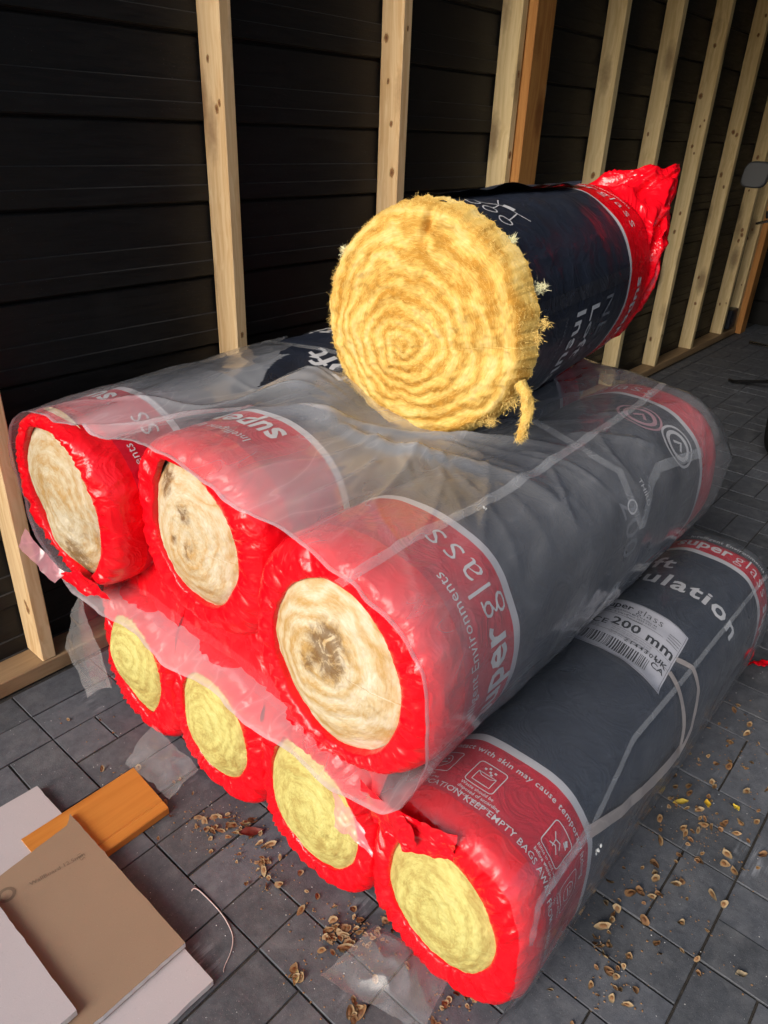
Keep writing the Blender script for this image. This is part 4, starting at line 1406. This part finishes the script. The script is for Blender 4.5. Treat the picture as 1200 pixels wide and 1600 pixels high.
# torn film at the wall end of the bottom row and along the ground
sheet('torn_flap', [(.612, 1.38, .37), (.600, 1.49, .14), (.580, 1.37, .070), (.605, 1.30, .13)], 60, 50, FILMS, wrapL, .010, 8, 5, .006)
sheet('torn_flap', [(.55, 1.18, .012), (.56, 1.02, .012), (.64, 1.02, .035), (.64, 1.20, .05)], 50, 34, FILMS, wrapL, .010, 10, 7, .008, fold=lambda a: np.c_[a[:, :2], np.maximum(a[:, 2], .004)])
0 and sheet('torn_flap', [(.500, 1.02, .010), (.545, .84, .010), (.64, .83, .03), (.60, 1.03, .03)], 50, 34, FILMS, wrapL, .005, 11, 9, .030, fold=lambda a: np.c_[a[:, :2], np.maximum(a[:, 2], .004)])
0 and sheet('torn_flap', [(.575, .68, .006), (.590, .54, .006), (.66, .53, .015), (.64, .70, .015)], 50, 34, FILMS, wrapL, .004, 11, 12, .025, fold=lambda a: np.c_[a[:, :2], np.maximum(a[:, 2], .004)])
0 and sheet('torn_flap', [(.575, .35, .008), (.590, .20, .008), (.68, .20, .02), (.66, .36, .02)], 50, 34, FILMS, wrapL, .006, 11, 15, .020, fold=lambda a: np.c_[a[:, :2], np.maximum(a[:, 2], .004)])

# torn red and pink pieces of bag
r3 = LOW[2].root; r4 = LOW[3].root; rA = UP[0].root
sheet('torn_bag_edge', [(.615, .545, .385), (.60, .42, .385), (.610, .43, .315), (.625, .52, .295)], 44, 34, REDC, r4, .011, 13, 3, .012)
sheet('torn_bag_edge', [(.600, .46, .40), (.63, .36, .39), (.632, .36, .33), (.607, .44, .315)], 40, 30, REDC, r4, .011, 14, 21, .010)
sheet('pink_flap', [(.600, .585, .345), (.606, .53, .315), (.596, .49, .270), (.588, .565, .285)], 26, 20, PINK, r3, .006, 24, 6, .008)
sheet('pink_flap', [(.588, 1.545, .455), (.570, 1.55, .415), (.570, 1.40, .380), (.590, 1.39, .405)], 40, 26, PINK, rA, .010, 12, 8, .004)
sheet('end_fold', [(.595, 1.34, .44), (.585, 1.42, .395), (.600, 1.33, .375), (.612, 1.24, .40)], 34, 26, REDC, rA, .008, 15, 17, .008)
for k_, Rr in enumerate(LOW[:3]):
    yy = Rr.c[1]
    sheet('bag_fold', [(.705, yy + .160, .50), (.705, yy - .160, .50), (.648, yy - .14, .29), (.650, yy + .14, .29)], 60, 34, RED, Rr.root, .010, 9, 50 + k_ * 3, .0)

# ================================================================== THINGS LYING ABOUT
def m_card(name, col, var, speck, fib=1.0):
    m, nt, b, out = mat(name)
    v = coords(nt)
    c = mixc(nt, tuple(x * (1 - var) for x in col), tuple(min(1, x * (1 + var)) for x in col), noise(nt, v, 10, 5, .6))
    c = mixc(nt, c, tuple(min(1, x * 1.5) for x in col), math_(nt, 'MULTIPLY', ramp(nt, noise(nt, v, 330, 2), [(.66, g(0)), (.74, g(1))]), .5 * speck))
    c = mixc(nt, c, tuple(x * .6 for x in col), math_(nt, 'MULTIPLY', ramp(nt, noise(nt, v, 260, 2), [(.64, g(0)), (.75, g(1))]), .35 * speck))
    nt.links.new(c, b.inputs['Base Color'])
    b.inputs['Roughness'].default_value = .8
    b.inputs['Specular IOR Level'].default_value = .2
    bump(nt, noise(nt, v, 400, 3, .7), .2, .0012, b)
    return m
CARDW = m_card('pale grey paper face', (.43, .40, .415), .06, .7)
CARDB = m_card('brown paper face', (.270, .190, .128), .07, .6)
GYPS = m_card('gypsum core', (.60, .59, .585), .06, .5)
CINK = m_plain('grey stamp ink', (.16, .115, .08), .8, .2)
def slab(name, pts, z0, z1, label, face, cat='plasterboard', tilt=(0, 0), notch=None):
    """sheet offcut with a sawn edge: paper faces, gypsum between"""
    pts = np.array(pts, float)
    ctr = pts.mean(0)
    # resample rim so that the edge is a little rough
    q = []
    rs_ = np.random.RandomState(int(abs(ctr[0] * 1e4)) % 1000)
    for a, b in zip(pts, np.roll(pts, -1, 0)):
        n = max(2, int(np.linalg.norm(b - a) / .012))
        for k in range(n):
            j = 0 if k == 0 else rs_.normal(size=2) * .0004
            q.append(a + (b - a) * k / n + j)
    q = np.array(q); n = len(q)
    root = thing(name, (ctr[0], ctr[1], z0), label, cat)
    dz = lambda p: tilt[0] * (p[:, 0] - ctr[0]) + tilt[1] * (p[:, 1] - ctr[1])
    h = z1 - z0
    def ring(s, z):
        p = ctr + (q - ctr) * s
        return np.c_[p, z + dz(p)]
    V = np.concatenate([ring(.999, z0 + .0004), ring(.999, z1 - .0004)])
    F = grid_faces(2, n, True)
    mesh_obj('core', V, F, GYPS, root, False)
    for nm, za, zb in (('top_paper', z1 - .0006, z1), ('bottom_paper', z0, z0 + .0006)):
        V = np.concatenate([ring(1.0, za), ring(1.0, zb)])
        F = grid_faces(2, n, True) + [[n + k for k in range(n)], list(range(n))[::-1]]
        mesh_obj(nm, V, F, face, root, False)
    return root, dz
slab('plasterboard_offcut', [(.388, .652), (.385, 1.258), (-.10, 1.270), (-.10, .648)], .0035, .0160, 'large pale grey plasterboard offcut lying flat under the brown one', CARDW)
brn, bdz = slab('plasterboard_offcut', [(.3905, .732), (.392, 1.128), (.374, 1.106), (.235, 1.092), (-.06, 1.085), (-.06, .728)], .0175, .0300, 'brown faced plasterboard offcut on top of the large pale one', CARDB)
slab('plasterboard_offcut', [(.207, .760), (.204, 1.045), (-.10, 1.05), (-.10, .755)], .0320, .0445, 'pale grey plasterboard offcut at the lower left corner, topmost of the pile', CARDW)
def flat_text(body, size, x, y, ang, z, root, m, bold=0.0, sp=1.0):
    v, f = text_vf(body, size, bold, sp, step=1)
    c, s = math.cos(ang), math.sin(ang)
    P = np.c_[x + c * v[:, 0] - s * v[:, 1], y + s * v[:, 0] + c * v[:, 1], np.full(len(v), z)]
    return mesh_obj('stamp', P, f, m, root, False)
flat_text('WallBoard 12.5mm', .013, .262, 1.030, rad(-8), .0304, brn, CINK)
flat_text('12.5', .012, .352, 1.030, rad(-90), .0304, brn, CINK)
a = np.linspace(0, 2 * math.pi, 30)
v, f = stroke_vf(np.c_[.225 + .013 * np.cos(a), 1.045 + .013 * np.sin(a)], .006)
mesh_obj('stamp', np.c_[v, np.full(len(v), .0304)], f, CINK, brn, False)

# orange plank offcut with a moulded edge
ORP = m_wood('orange stained board', (.52, .205, .040), (.455, .168, .030), (.30, .09, .015), axis='X', grain=60, rough=.45, gcon=.5)
pr = [(.0, .0), (.0, .0165), (.002, .0185), (.020, .0190), (.0225, .0165), (.0245, .0165), (.0270, .0190), (.146, .0190), (.148, .0175), (.148, .0)]
V = []
x0, x1 = .30, .541
for i, x in enumerate(np.linspace(x0, x1, 14)):
    for y, z in pr:
        cut = -.012 * (y / .148) if i == 13 else 0
        V.append((x + cut * 0 + .010 * (y / .148) * (i / 13), 1.003 + y, z + .0008))
nP = len(pr)
F = grid_faces(14, nP, True) + [list(range(nP))[::-1], [13 * nP + k for k in range(nP)]]
V = np.array(V); b0 = np.array([.42, 1.077, .0])
o = mesh_obj('plank_offcut', V - b0, F, ORP, smooth=False); o.location = b0
tag(o, 'short orange stained plank offcut with a grooved edge beside the plasterboard', 'plank')

# puffed scrap of clear film on the paving
def puff(a):
    c = np.array([.605, .435]); r = np.hypot((a[:, 0] - c[0]) / .075, (a[:, 1] - c[1]) / .11)
    a = a.copy(); a[:, 2] = np.maximum(a[:, 2] + .030 * np.clip(1 - r, 0, 1), .004)
    return a
t = thing('clear_film_scrap', (.60, .43, 0), 'crinkled scrap of clear film lying on the paving in front', 'plastic scrap')
sheet('film', [(.515, .525, .010), (.555, .335, .012), (.660, .355, .012), (.645, .505, .010)], 90, 90, m_film('crinkled clear scrap', .13, (.9, .9, .93), .8, .30, 2.0), t, .014, 10, 33, .006, fold=puff)
# red scrap at the right edge
t = thing('red_film_scrap', (1.93, .22, 0), 'torn bright red plastic scrap on the paving at the right edge', 'plastic scrap')
sheet('film', [(1.90, .265, .006), (1.90, .235, .012), (1.96, .165, .020), (1.985, .185, .010)], 30, 30, REDC, t, .014, 34, 41, .01, fold=lambda a: np.c_[a[:, :2], np.maximum(a[:, 2], .003)])

# dry seed husks
HUSK = []
for k, (c1, c2) in enumerate((((.30, .20, .10), (.17, .07, .02)), ((.36, .27, .15), (.20, .09, .03)), ((.24, .13, .055), (.12, .045, .015)))):
    m, nt, b, out = mat('papery husk')
    at = N(nt, 'ShaderNodeAttribute', attribute_name='seed')
    v = coords(nt)
    cc = mixc(nt, c1, c2, math_(nt, 'MULTIPLY', at.outputs['Fac'], 1.0))
    cc = mixc(nt, cc, (.10, .05, .02), math_(nt, 'MULTIPLY', noise(nt, v, 300, 3), .35))
    nt.links.new(cc, b.inputs['Base Color']); b.inputs['Roughness'].default_value = .7
    b.inputs['Transmission Weight'].default_value = 0
    HUSK.append(m)
def husk_mesh(k):
    rs_ = np.random.RandomState(k)
    n = 11
    L, W = .0092 * rs_.uniform(.85, 1.3), .0066 * rs_.uniform(.8, 1.2)
    V = [(0, 0, .0024)]; S = [1.0]
    for ring, (q, zz, s_) in enumerate(((.42, .0018, 1.0), (.62, .0006, .35), (1.0, .0014, 0.0))):
        for i in range(n):
            a = 2 * math.pi * i / n
            w = 1 + rs_.normal() * .07 * (ring == 2)
            px = L * q * math.cos(a) * w * (1.15 if math.cos(a) > .8 and ring == 2 else 1)
            V.append((px, W * q * math.sin(a) * w, zz + (.0022 * rs_.rand() + .0016 * math.cos(2 * a + k) if ring == 2 else 0))); S.append(s_)
    F = [(0, 1 + i, 1 + (i + 1) % n) for i in range(n)]
    for r in range(2):
        for i in range(n):
            F.append((1 + r * n + i, 1 + (r + 1) * n + i, 1 + (r + 1) * n + (i + 1) % n, 1 + r * n + (i + 1) % n))
    me = bpy.data.meshes.new('seed_husk'); me.from_pydata(V, [], F)
    a = me.attributes.new('seed', 'FLOAT', 'POINT'); a.data.foreach_set('value', np.array(S))
    me.polygons.foreach_set('use_smooth', np.ones(len(F), dtype=bool))
    me.materials.append(HUSK[k % 3])
    return me
HM = [husk_mesh(k) for k in range(9)]
SEEDS = [(1.703,0.213),(1.627,0.230),(1.592,0.240),(1.583,0.188),(1.471,0.244),(1.501,0.208),(1.476,0.222),(1.453,0.219),(1.518,0.170),(1.499,0.153),(1.519,0.131),(1.422,0.246),(1.380,0.246),(1.351,0.229),(1.375,0.201),(1.356,0.199),(1.417,0.177),(1.413,0.160),(1.458,0.108),(1.314,0.230),(1.324,0.216),(1.292,0.222),(1.266,0.246),(1.312,0.187),(1.322,0.171),(1.375,0.170),(1.371,0.153),(1.341,0.133),(1.307,0.158),(1.311,0.148),(1.292,0.146),(1.296,0.131),(1.323,0.118),(1.326,0.107),(1.304,0.114),(1.241,0.221),(1.218,0.207),(1.255,0.177),(1.264,0.157),(1.245,0.164),(1.237,0.156),(1.221,0.158),(1.186,0.200),(1.147,0.222),(1.223,0.121),(1.355,0.089),(1.382,0.062),(1.304,0.031),(1.181,0.157),(1.075,0.229),(1.103,0.205),(1.124,0.189),(1.107,0.178),(1.095,0.169),(1.031,0.235),(1.005,0.204),(0.982,0.225),(1.069,0.150),(1.110,0.141),(1.128,0.136),(1.090,0.107),(1.168,0.152),(0.960,0.197),(0.972,0.198),(0.929,0.188),(0.933,0.205),(0.911,0.203),(0.897,0.200),(0.891,0.189),(0.880,0.177),(0.997,0.151),(0.973,0.116),(0.989,0.077),(0.895,0.145),(0.910,0.144),(0.878,0.148),(0.863,0.155),(0.864,0.140),(0.847,0.143),(0.852,0.130),(0.866,0.112),(0.832,0.109),(0.856,0.176),(1.237,0.044),(1.227,0.079),(1.221,0.061),(1.055,0.052),(1.133,0.051),(0.808,0.152),(0.513,1.211),(0.529,1.164),(0.561,1.153),(0.597,1.063),(0.608,1.063),(0.612,1.002),(0.552,1.029),(0.573,0.949),(0.586,0.930),(0.608,0.921),(0.618,0.910),(0.625,0.892),(0.631,0.871),(0.643,0.863),(0.653,0.857),(0.583,0.888),(0.584,0.862),(0.613,0.855),(0.621,0.794),(0.632,0.786),(0.636,0.816),(0.594,0.763),(0.579,0.762),(0.545,0.754),(0.586,0.754),(0.624,0.752),(0.590,0.706),(0.614,0.658),(0.584,1.350),(0.591,1.288),(0.534,1.409),(0.623,0.590),(0.574,0.565),(0.572,0.570),(0.581,0.559),(0.601,0.569),(0.588,0.578),(0.576,0.579),(0.576,0.564),(0.557,0.541),(0.605,0.583),(0.628,0.530),(0.584,0.524),(0.637,0.559),(0.626,0.523),(0.599,0.569),(0.600,0.543),(0.603,0.537),(0.669,0.490),(0.599,0.551),(0.650,0.508),(0.667,0.507),(0.591,0.554),(0.602,0.557),(0.615,0.506),(0.621,0.528),(0.640,0.487),(0.592,0.518),(0.591,0.548),(0.630,0.510),(0.596,0.537),(0.610,0.549),(0.573,0.536),(0.586,0.526),(0.627,0.521),(0.626,0.506),(0.637,0.542),(0.604,0.514),(0.612,0.502),(0.643,0.484),(0.683,0.495),(0.645,0.567),(0.632,0.505),(0.659,0.488),(0.550,0.562),(0.543,0.993),(0.568,0.913),(0.560,0.934),(0.489,0.969),(0.578,0.916),(0.604,0.886),(0.601,0.920),(0.573,0.913),(0.626,0.871),(0.582,0.905),(0.603,0.886),(0.578,0.933),(0.624,0.861),(0.544,0.863),(0.608,0.863),(0.600,0.923),(0.629,0.866),(0.573,0.897),(0.620,0.866),(0.559,0.882),(0.618,0.905),(0.611,0.879),(0.505,0.441),(0.494,0.427),(0.511,0.444),(0.524,0.445),(0.518,0.441),(0.527,0.448),(0.531,0.460),(0.509,0.450),(0.495,0.426),(0.653,0.323),(0.594,0.342),(0.635,0.343),(0.633,0.341),(0.617,0.361),(0.591,0.328),(0.622,0.335),(0.653,0.307),(0.616,0.344),(0.624,0.336),(0.494,0.553),(0.488,0.555),(0.487,0.567),(0.495,0.568),(0.487,0.559),(0.592,0.763),(0.595,0.764),(0.606,0.773),(0.602,0.765),(0.597,0.764),(0.594,0.772),(0.606,0.765),(0.650,0.337),(0.673,0.314),(0.661,0.338),(0.691,0.310),(0.672,0.304),(1.053,0.182),(1.057,0.161),(1.047,0.178),(1.036,0.189)]
rs_ = random.Random(2)
for k in range(66):
    q = rs_.random()
    SEEDS.append((rs_.uniform(.72, 1.75), min(.235, .02 + .2 * rs_.random() ** .6)) if q < .72 else (rs_.uniform(.56, .64), rs_.uniform(.40, .95)))
for k, (x, y) in enumerate(SEEDS):
    o = bpy.data.objects.new('seed_husk', HM[rs_.randrange(9)])
    COL.objects.link(o)
    o.location = (x + rs_.gauss(0, .003), y + rs_.gauss(0, .003), .0015 + rs_.random() * .002)
    o.rotation_euler = (rs_.gauss(0, .35), rs_.gauss(0, .35), rs_.uniform(0, 6.28))
    s = rs_.choice((.4, .5, .65, .75, .85, 1.0)); o.scale = (s * rs_.uniform(.8, 1.2), s, s * rs_.uniform(.6, 1.6))
    if y < .27 and x > .7:
        tag(o, 'small dry brown seed husk scattered on the paving right of the stack', 'seed husk', 'seed husks right of the stack')
    else:
        tag(o, 'small dry brown seed husk on the paving in front of the stack', 'seed husk', 'seed husks in front of the stack')
# finer crumbs of husk in the joints
cr = []
rc = np.random.RandomState(8)
def near_seed():
    x, y = SEEDS[rc.randint(len(SEEDS))]
    return x + rc.normal() * .03, y + rc.normal() * .03
for k in range(900):
    x, y = near_seed()
    s = rc.uniform(.0008, .0026); a = rc.uniform(0, 6.28)
    p = np.array([(math.cos(a + q * 1.57) * s * rc.uniform(.6, 1.3), math.sin(a + q * 1.57) * s * rc.uniform(.6, 1.3), 0) for q in range(4)] + [(0, 0, s * .6)])
    cr.append((p + np.array([x, y, .0012]), [(0, 1, 4), (1, 2, 4), (2, 3, 4), (3, 0, 4), (3, 2, 1, 0)]))
v, f = join_vf(cr)
o = mesh_obj('husk_crumbs', v, f, HUSK[2], smooth=False)
tag(o, 'fine brown crumbs of seed husk strewn over the paving', 'litter', kind='stuff')
cr = []
for k in range(500):
    x = rc.uniform(.25, 2.2); y = rc.uniform(-.25, .25) if rc.rand() < .6 else rc.uniform(.5, 1.5)
    if y > .5: x = rc.uniform(.2, .64)
    s = rc.uniform(.0004, .0013)
    p = np.array([(s, 0, 0), (0, s, 0), (-s, 0, 0), (0, -s, 0), (0, 0, s)])
    cr.append((p + np.array([x, y, .001]), [(0, 1, 4), (1, 2, 4), (2, 3, 4), (3, 0, 4)]))
v, f = join_vf(cr)
o = mesh_obj('white_grit', v, f, m_plain('white crumbs', (.6, .6, .6), .8), smooth=False)
tag(o, 'tiny white crumbs strewn over the dark paving', 'litter', kind='stuff')

def leaf(x, y, L, W, rot, col, label, z=.004, curl=.004):
    n, mm = 11, 7
    V = []
    for i in range(n):
        t = i / (n - 1)
        w = W * math.sin(math.pi * min(1, t * 1.02)) ** .8 * (1 - .3 * t) + .0004
        for j in range(mm):
            s = (j / (mm - 1) - .5) * 2
            V.append((L * (t - .5), w * s * .5, curl * s * s + .3 * curl * math.sin(7 * t) + .0006 * math.cos(20 * t)))
    o = mesh_obj('fallen_leaf', V, grid_faces(n, mm), m_plain('leaf', col, .6, .3, .25, 120), smooth=True)
    o.location = (x, y, z); o.rotation_euler = (0, 0, rot)
    tag(o, label, 'leaf')
leaf(1.315, .205, .036, .016, 2.4, (.42, .30, .04), 'long yellow leaf among husks close to the nearest lower roll')
leaf(1.352, .159, .022, .017, .5, (.52, .33, .03), 'bright yellow leaf in the middle of the husks on the right')
leaf(1.385, .108, .018, .014, 1.1, (.55, .40, .04), 'small round yellow leaf farthest from the stack')
leaf(1.017, -.018, .021, .014, -.9, (.24, .19, .12), 'single greyish dry leaf alone on a paver at the right')
leaf(.626, .838, .050, .026, -.7, (.12, .020, .014), 'dark red leaf piece among the husks before the bottom row')
leaf(.488, .556, .026, .012, .6, (.50, .38, .18), 'pale straw coloured leaf scrap caught in a paving joint in front')
# pale fibre curled on the paving
fp = np.array([(.464, .821), (.476, .824), (.478, .786), (.476, .743), (.470, .711), (.462, .691), (.442, .673), (.418, .664), (.411, .655)])
tq = np.linspace(0, 1, 60); tp = np.linspace(0, 1, len(fp))
fx = np.interp(tq, tp, fp[:, 0]); fy = np.interp(tq, tp, fp[:, 1])
fx = np.convolve(np.pad(fx, 4, 'edge'), np.ones(9) / 9, 'valid'); fy = np.convolve(np.pad(fy, 4, 'edge'), np.ones(9) / 9, 'valid')
v, f = tube_vf(np.c_[fx, fy, .0025 + .001 * np.sin(tq * 20)], .0011 * (1 - .6 * tq) + .0002, 6)
o = mesh_obj('plastic_strand', v, f, m_plain('pinkish strand', (.55, .45, .43), .5)); o['label'] = 'thin pale pinkish strand curling across the dark paving'; o['category'] = 'strand'
# bird-dropping white blobs on the bags
def blob(x, y, z, s, root, nm='white_splash'):
    rs2 = np.random.RandomState(int(x * 1e4) % 999)
    lst = []
    for k in range(5):
        a = np.linspace(0, 2 * math.pi, 9, endpoint=False)
        r = s * rs2.uniform(.3, .8)
        c = rs2.normal(size=3) * s * .5
        p = np.r_[np.c_[np.cos(a) * r, np.sin(a) * r * .4, np.sin(a) * r * .9], [[0, -r * .5, r * .3]]] + c + np.array([x, y, z])
        lst.append((p, [(i, (i + 1) % 9, 9) for i in range(9)]))
    v, f = join_vf(lst)
    mesh_obj(nm, v, f, m_plain('chalky white', (.75, .75, .74), .7), root)
P = L4.pt(rad(17), .215, .012); blob(P[0], P[1], P[2], .007, L4.root)
P = C_.pt(rad(72), .27, .012); blob(P[0], P[1], P[2] + .004, .004, C_.root)

# ---- parked motorcycle, mostly beyond the right edge
MB = m_plain('black bike paint', (.008, .008, .009), .35, .5)
RUB = m_plain('tyre rubber', (.012, .012, .012), .85, .2)
CHR = m_plain('chrome', (.75, .75, .76), .18, .5, metallic=1.0)
MIRG = m_plain('mirror back plastic', (.030, .033, .038), .5, .4)
bx, by = 4.35, .62
t = thing('motorcycle', (bx, by, 0), 'black motorcycle parked in the dark at the right edge, one mirror showing', 'motorcycle')
def wheel(cx):
    a = np.linspace(0, 2 * math.pi, 41)[:-1]
    ring = []
    for k in range(40):
        c = np.array([cx + .29 * math.cos(a[k]), by, .32 + .29 * math.sin(a[k])])
        o_ = np.array([math.cos(a[k]), 0, math.sin(a[k])])
        for q in range(10):
            b_ = 2 * math.pi * q / 10
            ring.append(c + .05 * math.cos(b_) * o_ * .8 + np.array([0, .055 * math.sin(b_), 0]))
    F = []
    for k in range(40):
        for q in range(10):
            F.append((k * 10 + q, k * 10 + (q + 1) % 10, ((k + 1) % 40) * 10 + (q + 1) % 10, ((k + 1) % 40) * 10 + q))
    w = mesh_obj('wheel', np.array(ring), F, RUB, t)
    BASE[w.name] = BASE[t.name]
    lst = [tube_vf([(cx, by - .06, .32), (cx, by + .06, .32)], .05, 14)]
    for k in range(10):
        an = 2 * math.pi * k / 10
        lst.append(tube_vf([(cx, by, .32), (cx + .26 * math.cos(an), by, .32 + .26 * math.sin(an))], .009, 6))
    v, f = join_vf(lst); mesh_obj('rim', v, f, MB, w)
wheel(3.68); wheel(5.05)
lst = [tube_vf([(3.68, by + s * .09, .32), (3.95, by + s * .09, .98)], [.028, .022], 10) for s in (-1, 1)]
v, f = join_vf(lst); mesh_obj('fork', v, f, MB, t)
hb = [(4.12, by - .40, 1.00), (4.02, by - .30, 1.04), (3.97, by - .08, 1.03), (3.97, by + .08, 1.03), (4.02, by + .30, 1.03), (4.02, by + .42, 1.00)]
v, f = tube_vf(hb, .012, 8); mesh_obj('handlebar', v, f, MB, t)
for s in (-1, 1):
    v, f = tube_vf([(4.03, by + s * .31, 1.025), (4.02, by + s * .44, 1.0)], .018, 10); mesh_obj('grip', v, f, RUB, t)
    lv = [(3.98, by + s * .27, 1.01), (3.93, by + s * .36, .995), (3.91, by + s * .448, .965)]
    v, f = tube_vf(lv, [.009, .007, .006], 8); mesh_obj('brake_lever', v, f, CHR, t)
    v, f = tube_vf([(3.99, by + s * .26, 1.04), (3.90, by + s * .36, 1.13), (3.89, by + s * .44, 1.172)], .006, 8); mesh_obj('mirror_stem', v, f, MB, t)
    a = np.linspace(0, 2 * math.pi, 29)[:-1]
    c0 = np.array([3.87, by + s * .487, 1.172])
    V = []
    for d_, k_ in ((-.020, .86), (-.016, .95), (-.010, .99), (0, 1.0), (.004, .96), (.002, .90)):
        for q in a:
            e_ = .55
            yy = .058 * math.copysign(abs(math.cos(q)) ** e_, math.cos(q)) * k_
            zz = .056 * math.copysign(abs(math.sin(q)) ** e_, math.sin(q)) * k_
            V.append(c0 + np.array([d_, yy - zz * .12, zz]))
    F = grid_faces(6, 28, True) + [list(range(28)), [5 * 28 + k for k in range(28)]]
    mr = mesh_obj('mirror', np.array(V), F, MIRG, t, False)
def loft(name, secs, m, n=20):
    V = []
    a = np.linspace(0, 2 * math.pi, n + 1)[:-1]
    for x, z, w, h in secs:
        for q in a: V.append((x, by + w * math.cos(q), z + h * math.sin(q)))
    F = grid_faces(len(secs), n, True) + [list(range(n)), [(len(secs) - 1) * n + k for k in range(n)]]
    mesh_obj(name, np.array(V), F, m, t)
loft('fuel_tank', [(3.98, .88, .03, .03), (4.05, .88, .11, .09), (4.20, .88, .14, .11), (4.38, .85, .10, .08), (4.44, .82, .05, .04)], MB)
loft('seat', [(4.40, .80, .06, .03), (4.50, .79, .13, .05), (4.72, .78, .14, .05), (5.02, .82, .10, .05), (5.12, .84, .04, .03)], RUB)
loft('engine', [(4.05, .45, .05, .10), (4.12, .45, .15, .19), (4.35, .42, .17, .20), (4.52, .42, .14, .15), (4.58, .42, .06, .08)], MB)
loft('headlamp', [(3.82, .90, .04, .04), (3.84, .90, .09, .09), (3.90, .90, .09, .09), (3.97, .90, .04, .04)], MB)
lst = [tube_vf([(4.50, by, .40), (5.05, by, .32)], .03, 8), tube_vf([(3.95, by, .95), (4.50, by, .40)], .025, 8)]
v, f = join_vf(lst); mesh_obj('frame', v, f, MB, t)
v, f = tube_vf([(4.20, by + .10, .30), (4.45, by + .16, .24), (5.10, by + .17, .32)], [.022, .03, .04], 12); mesh_obj('exhaust', v, f, CHR, t)
v, f = tube_vf([(4.42, by + .14, .30), (4.42, by + .46, .315)], .010, 8); mesh_obj('foot_peg', v, f, CHR, t)
v, f = tube_vf([(4.55, by + .12, .34), (4.66, by + .36, .06), (4.67, by + .55, .012), (4.70, by + .58, .010)], .011, 8); mesh_obj('side_stand', v, f, MB, t)
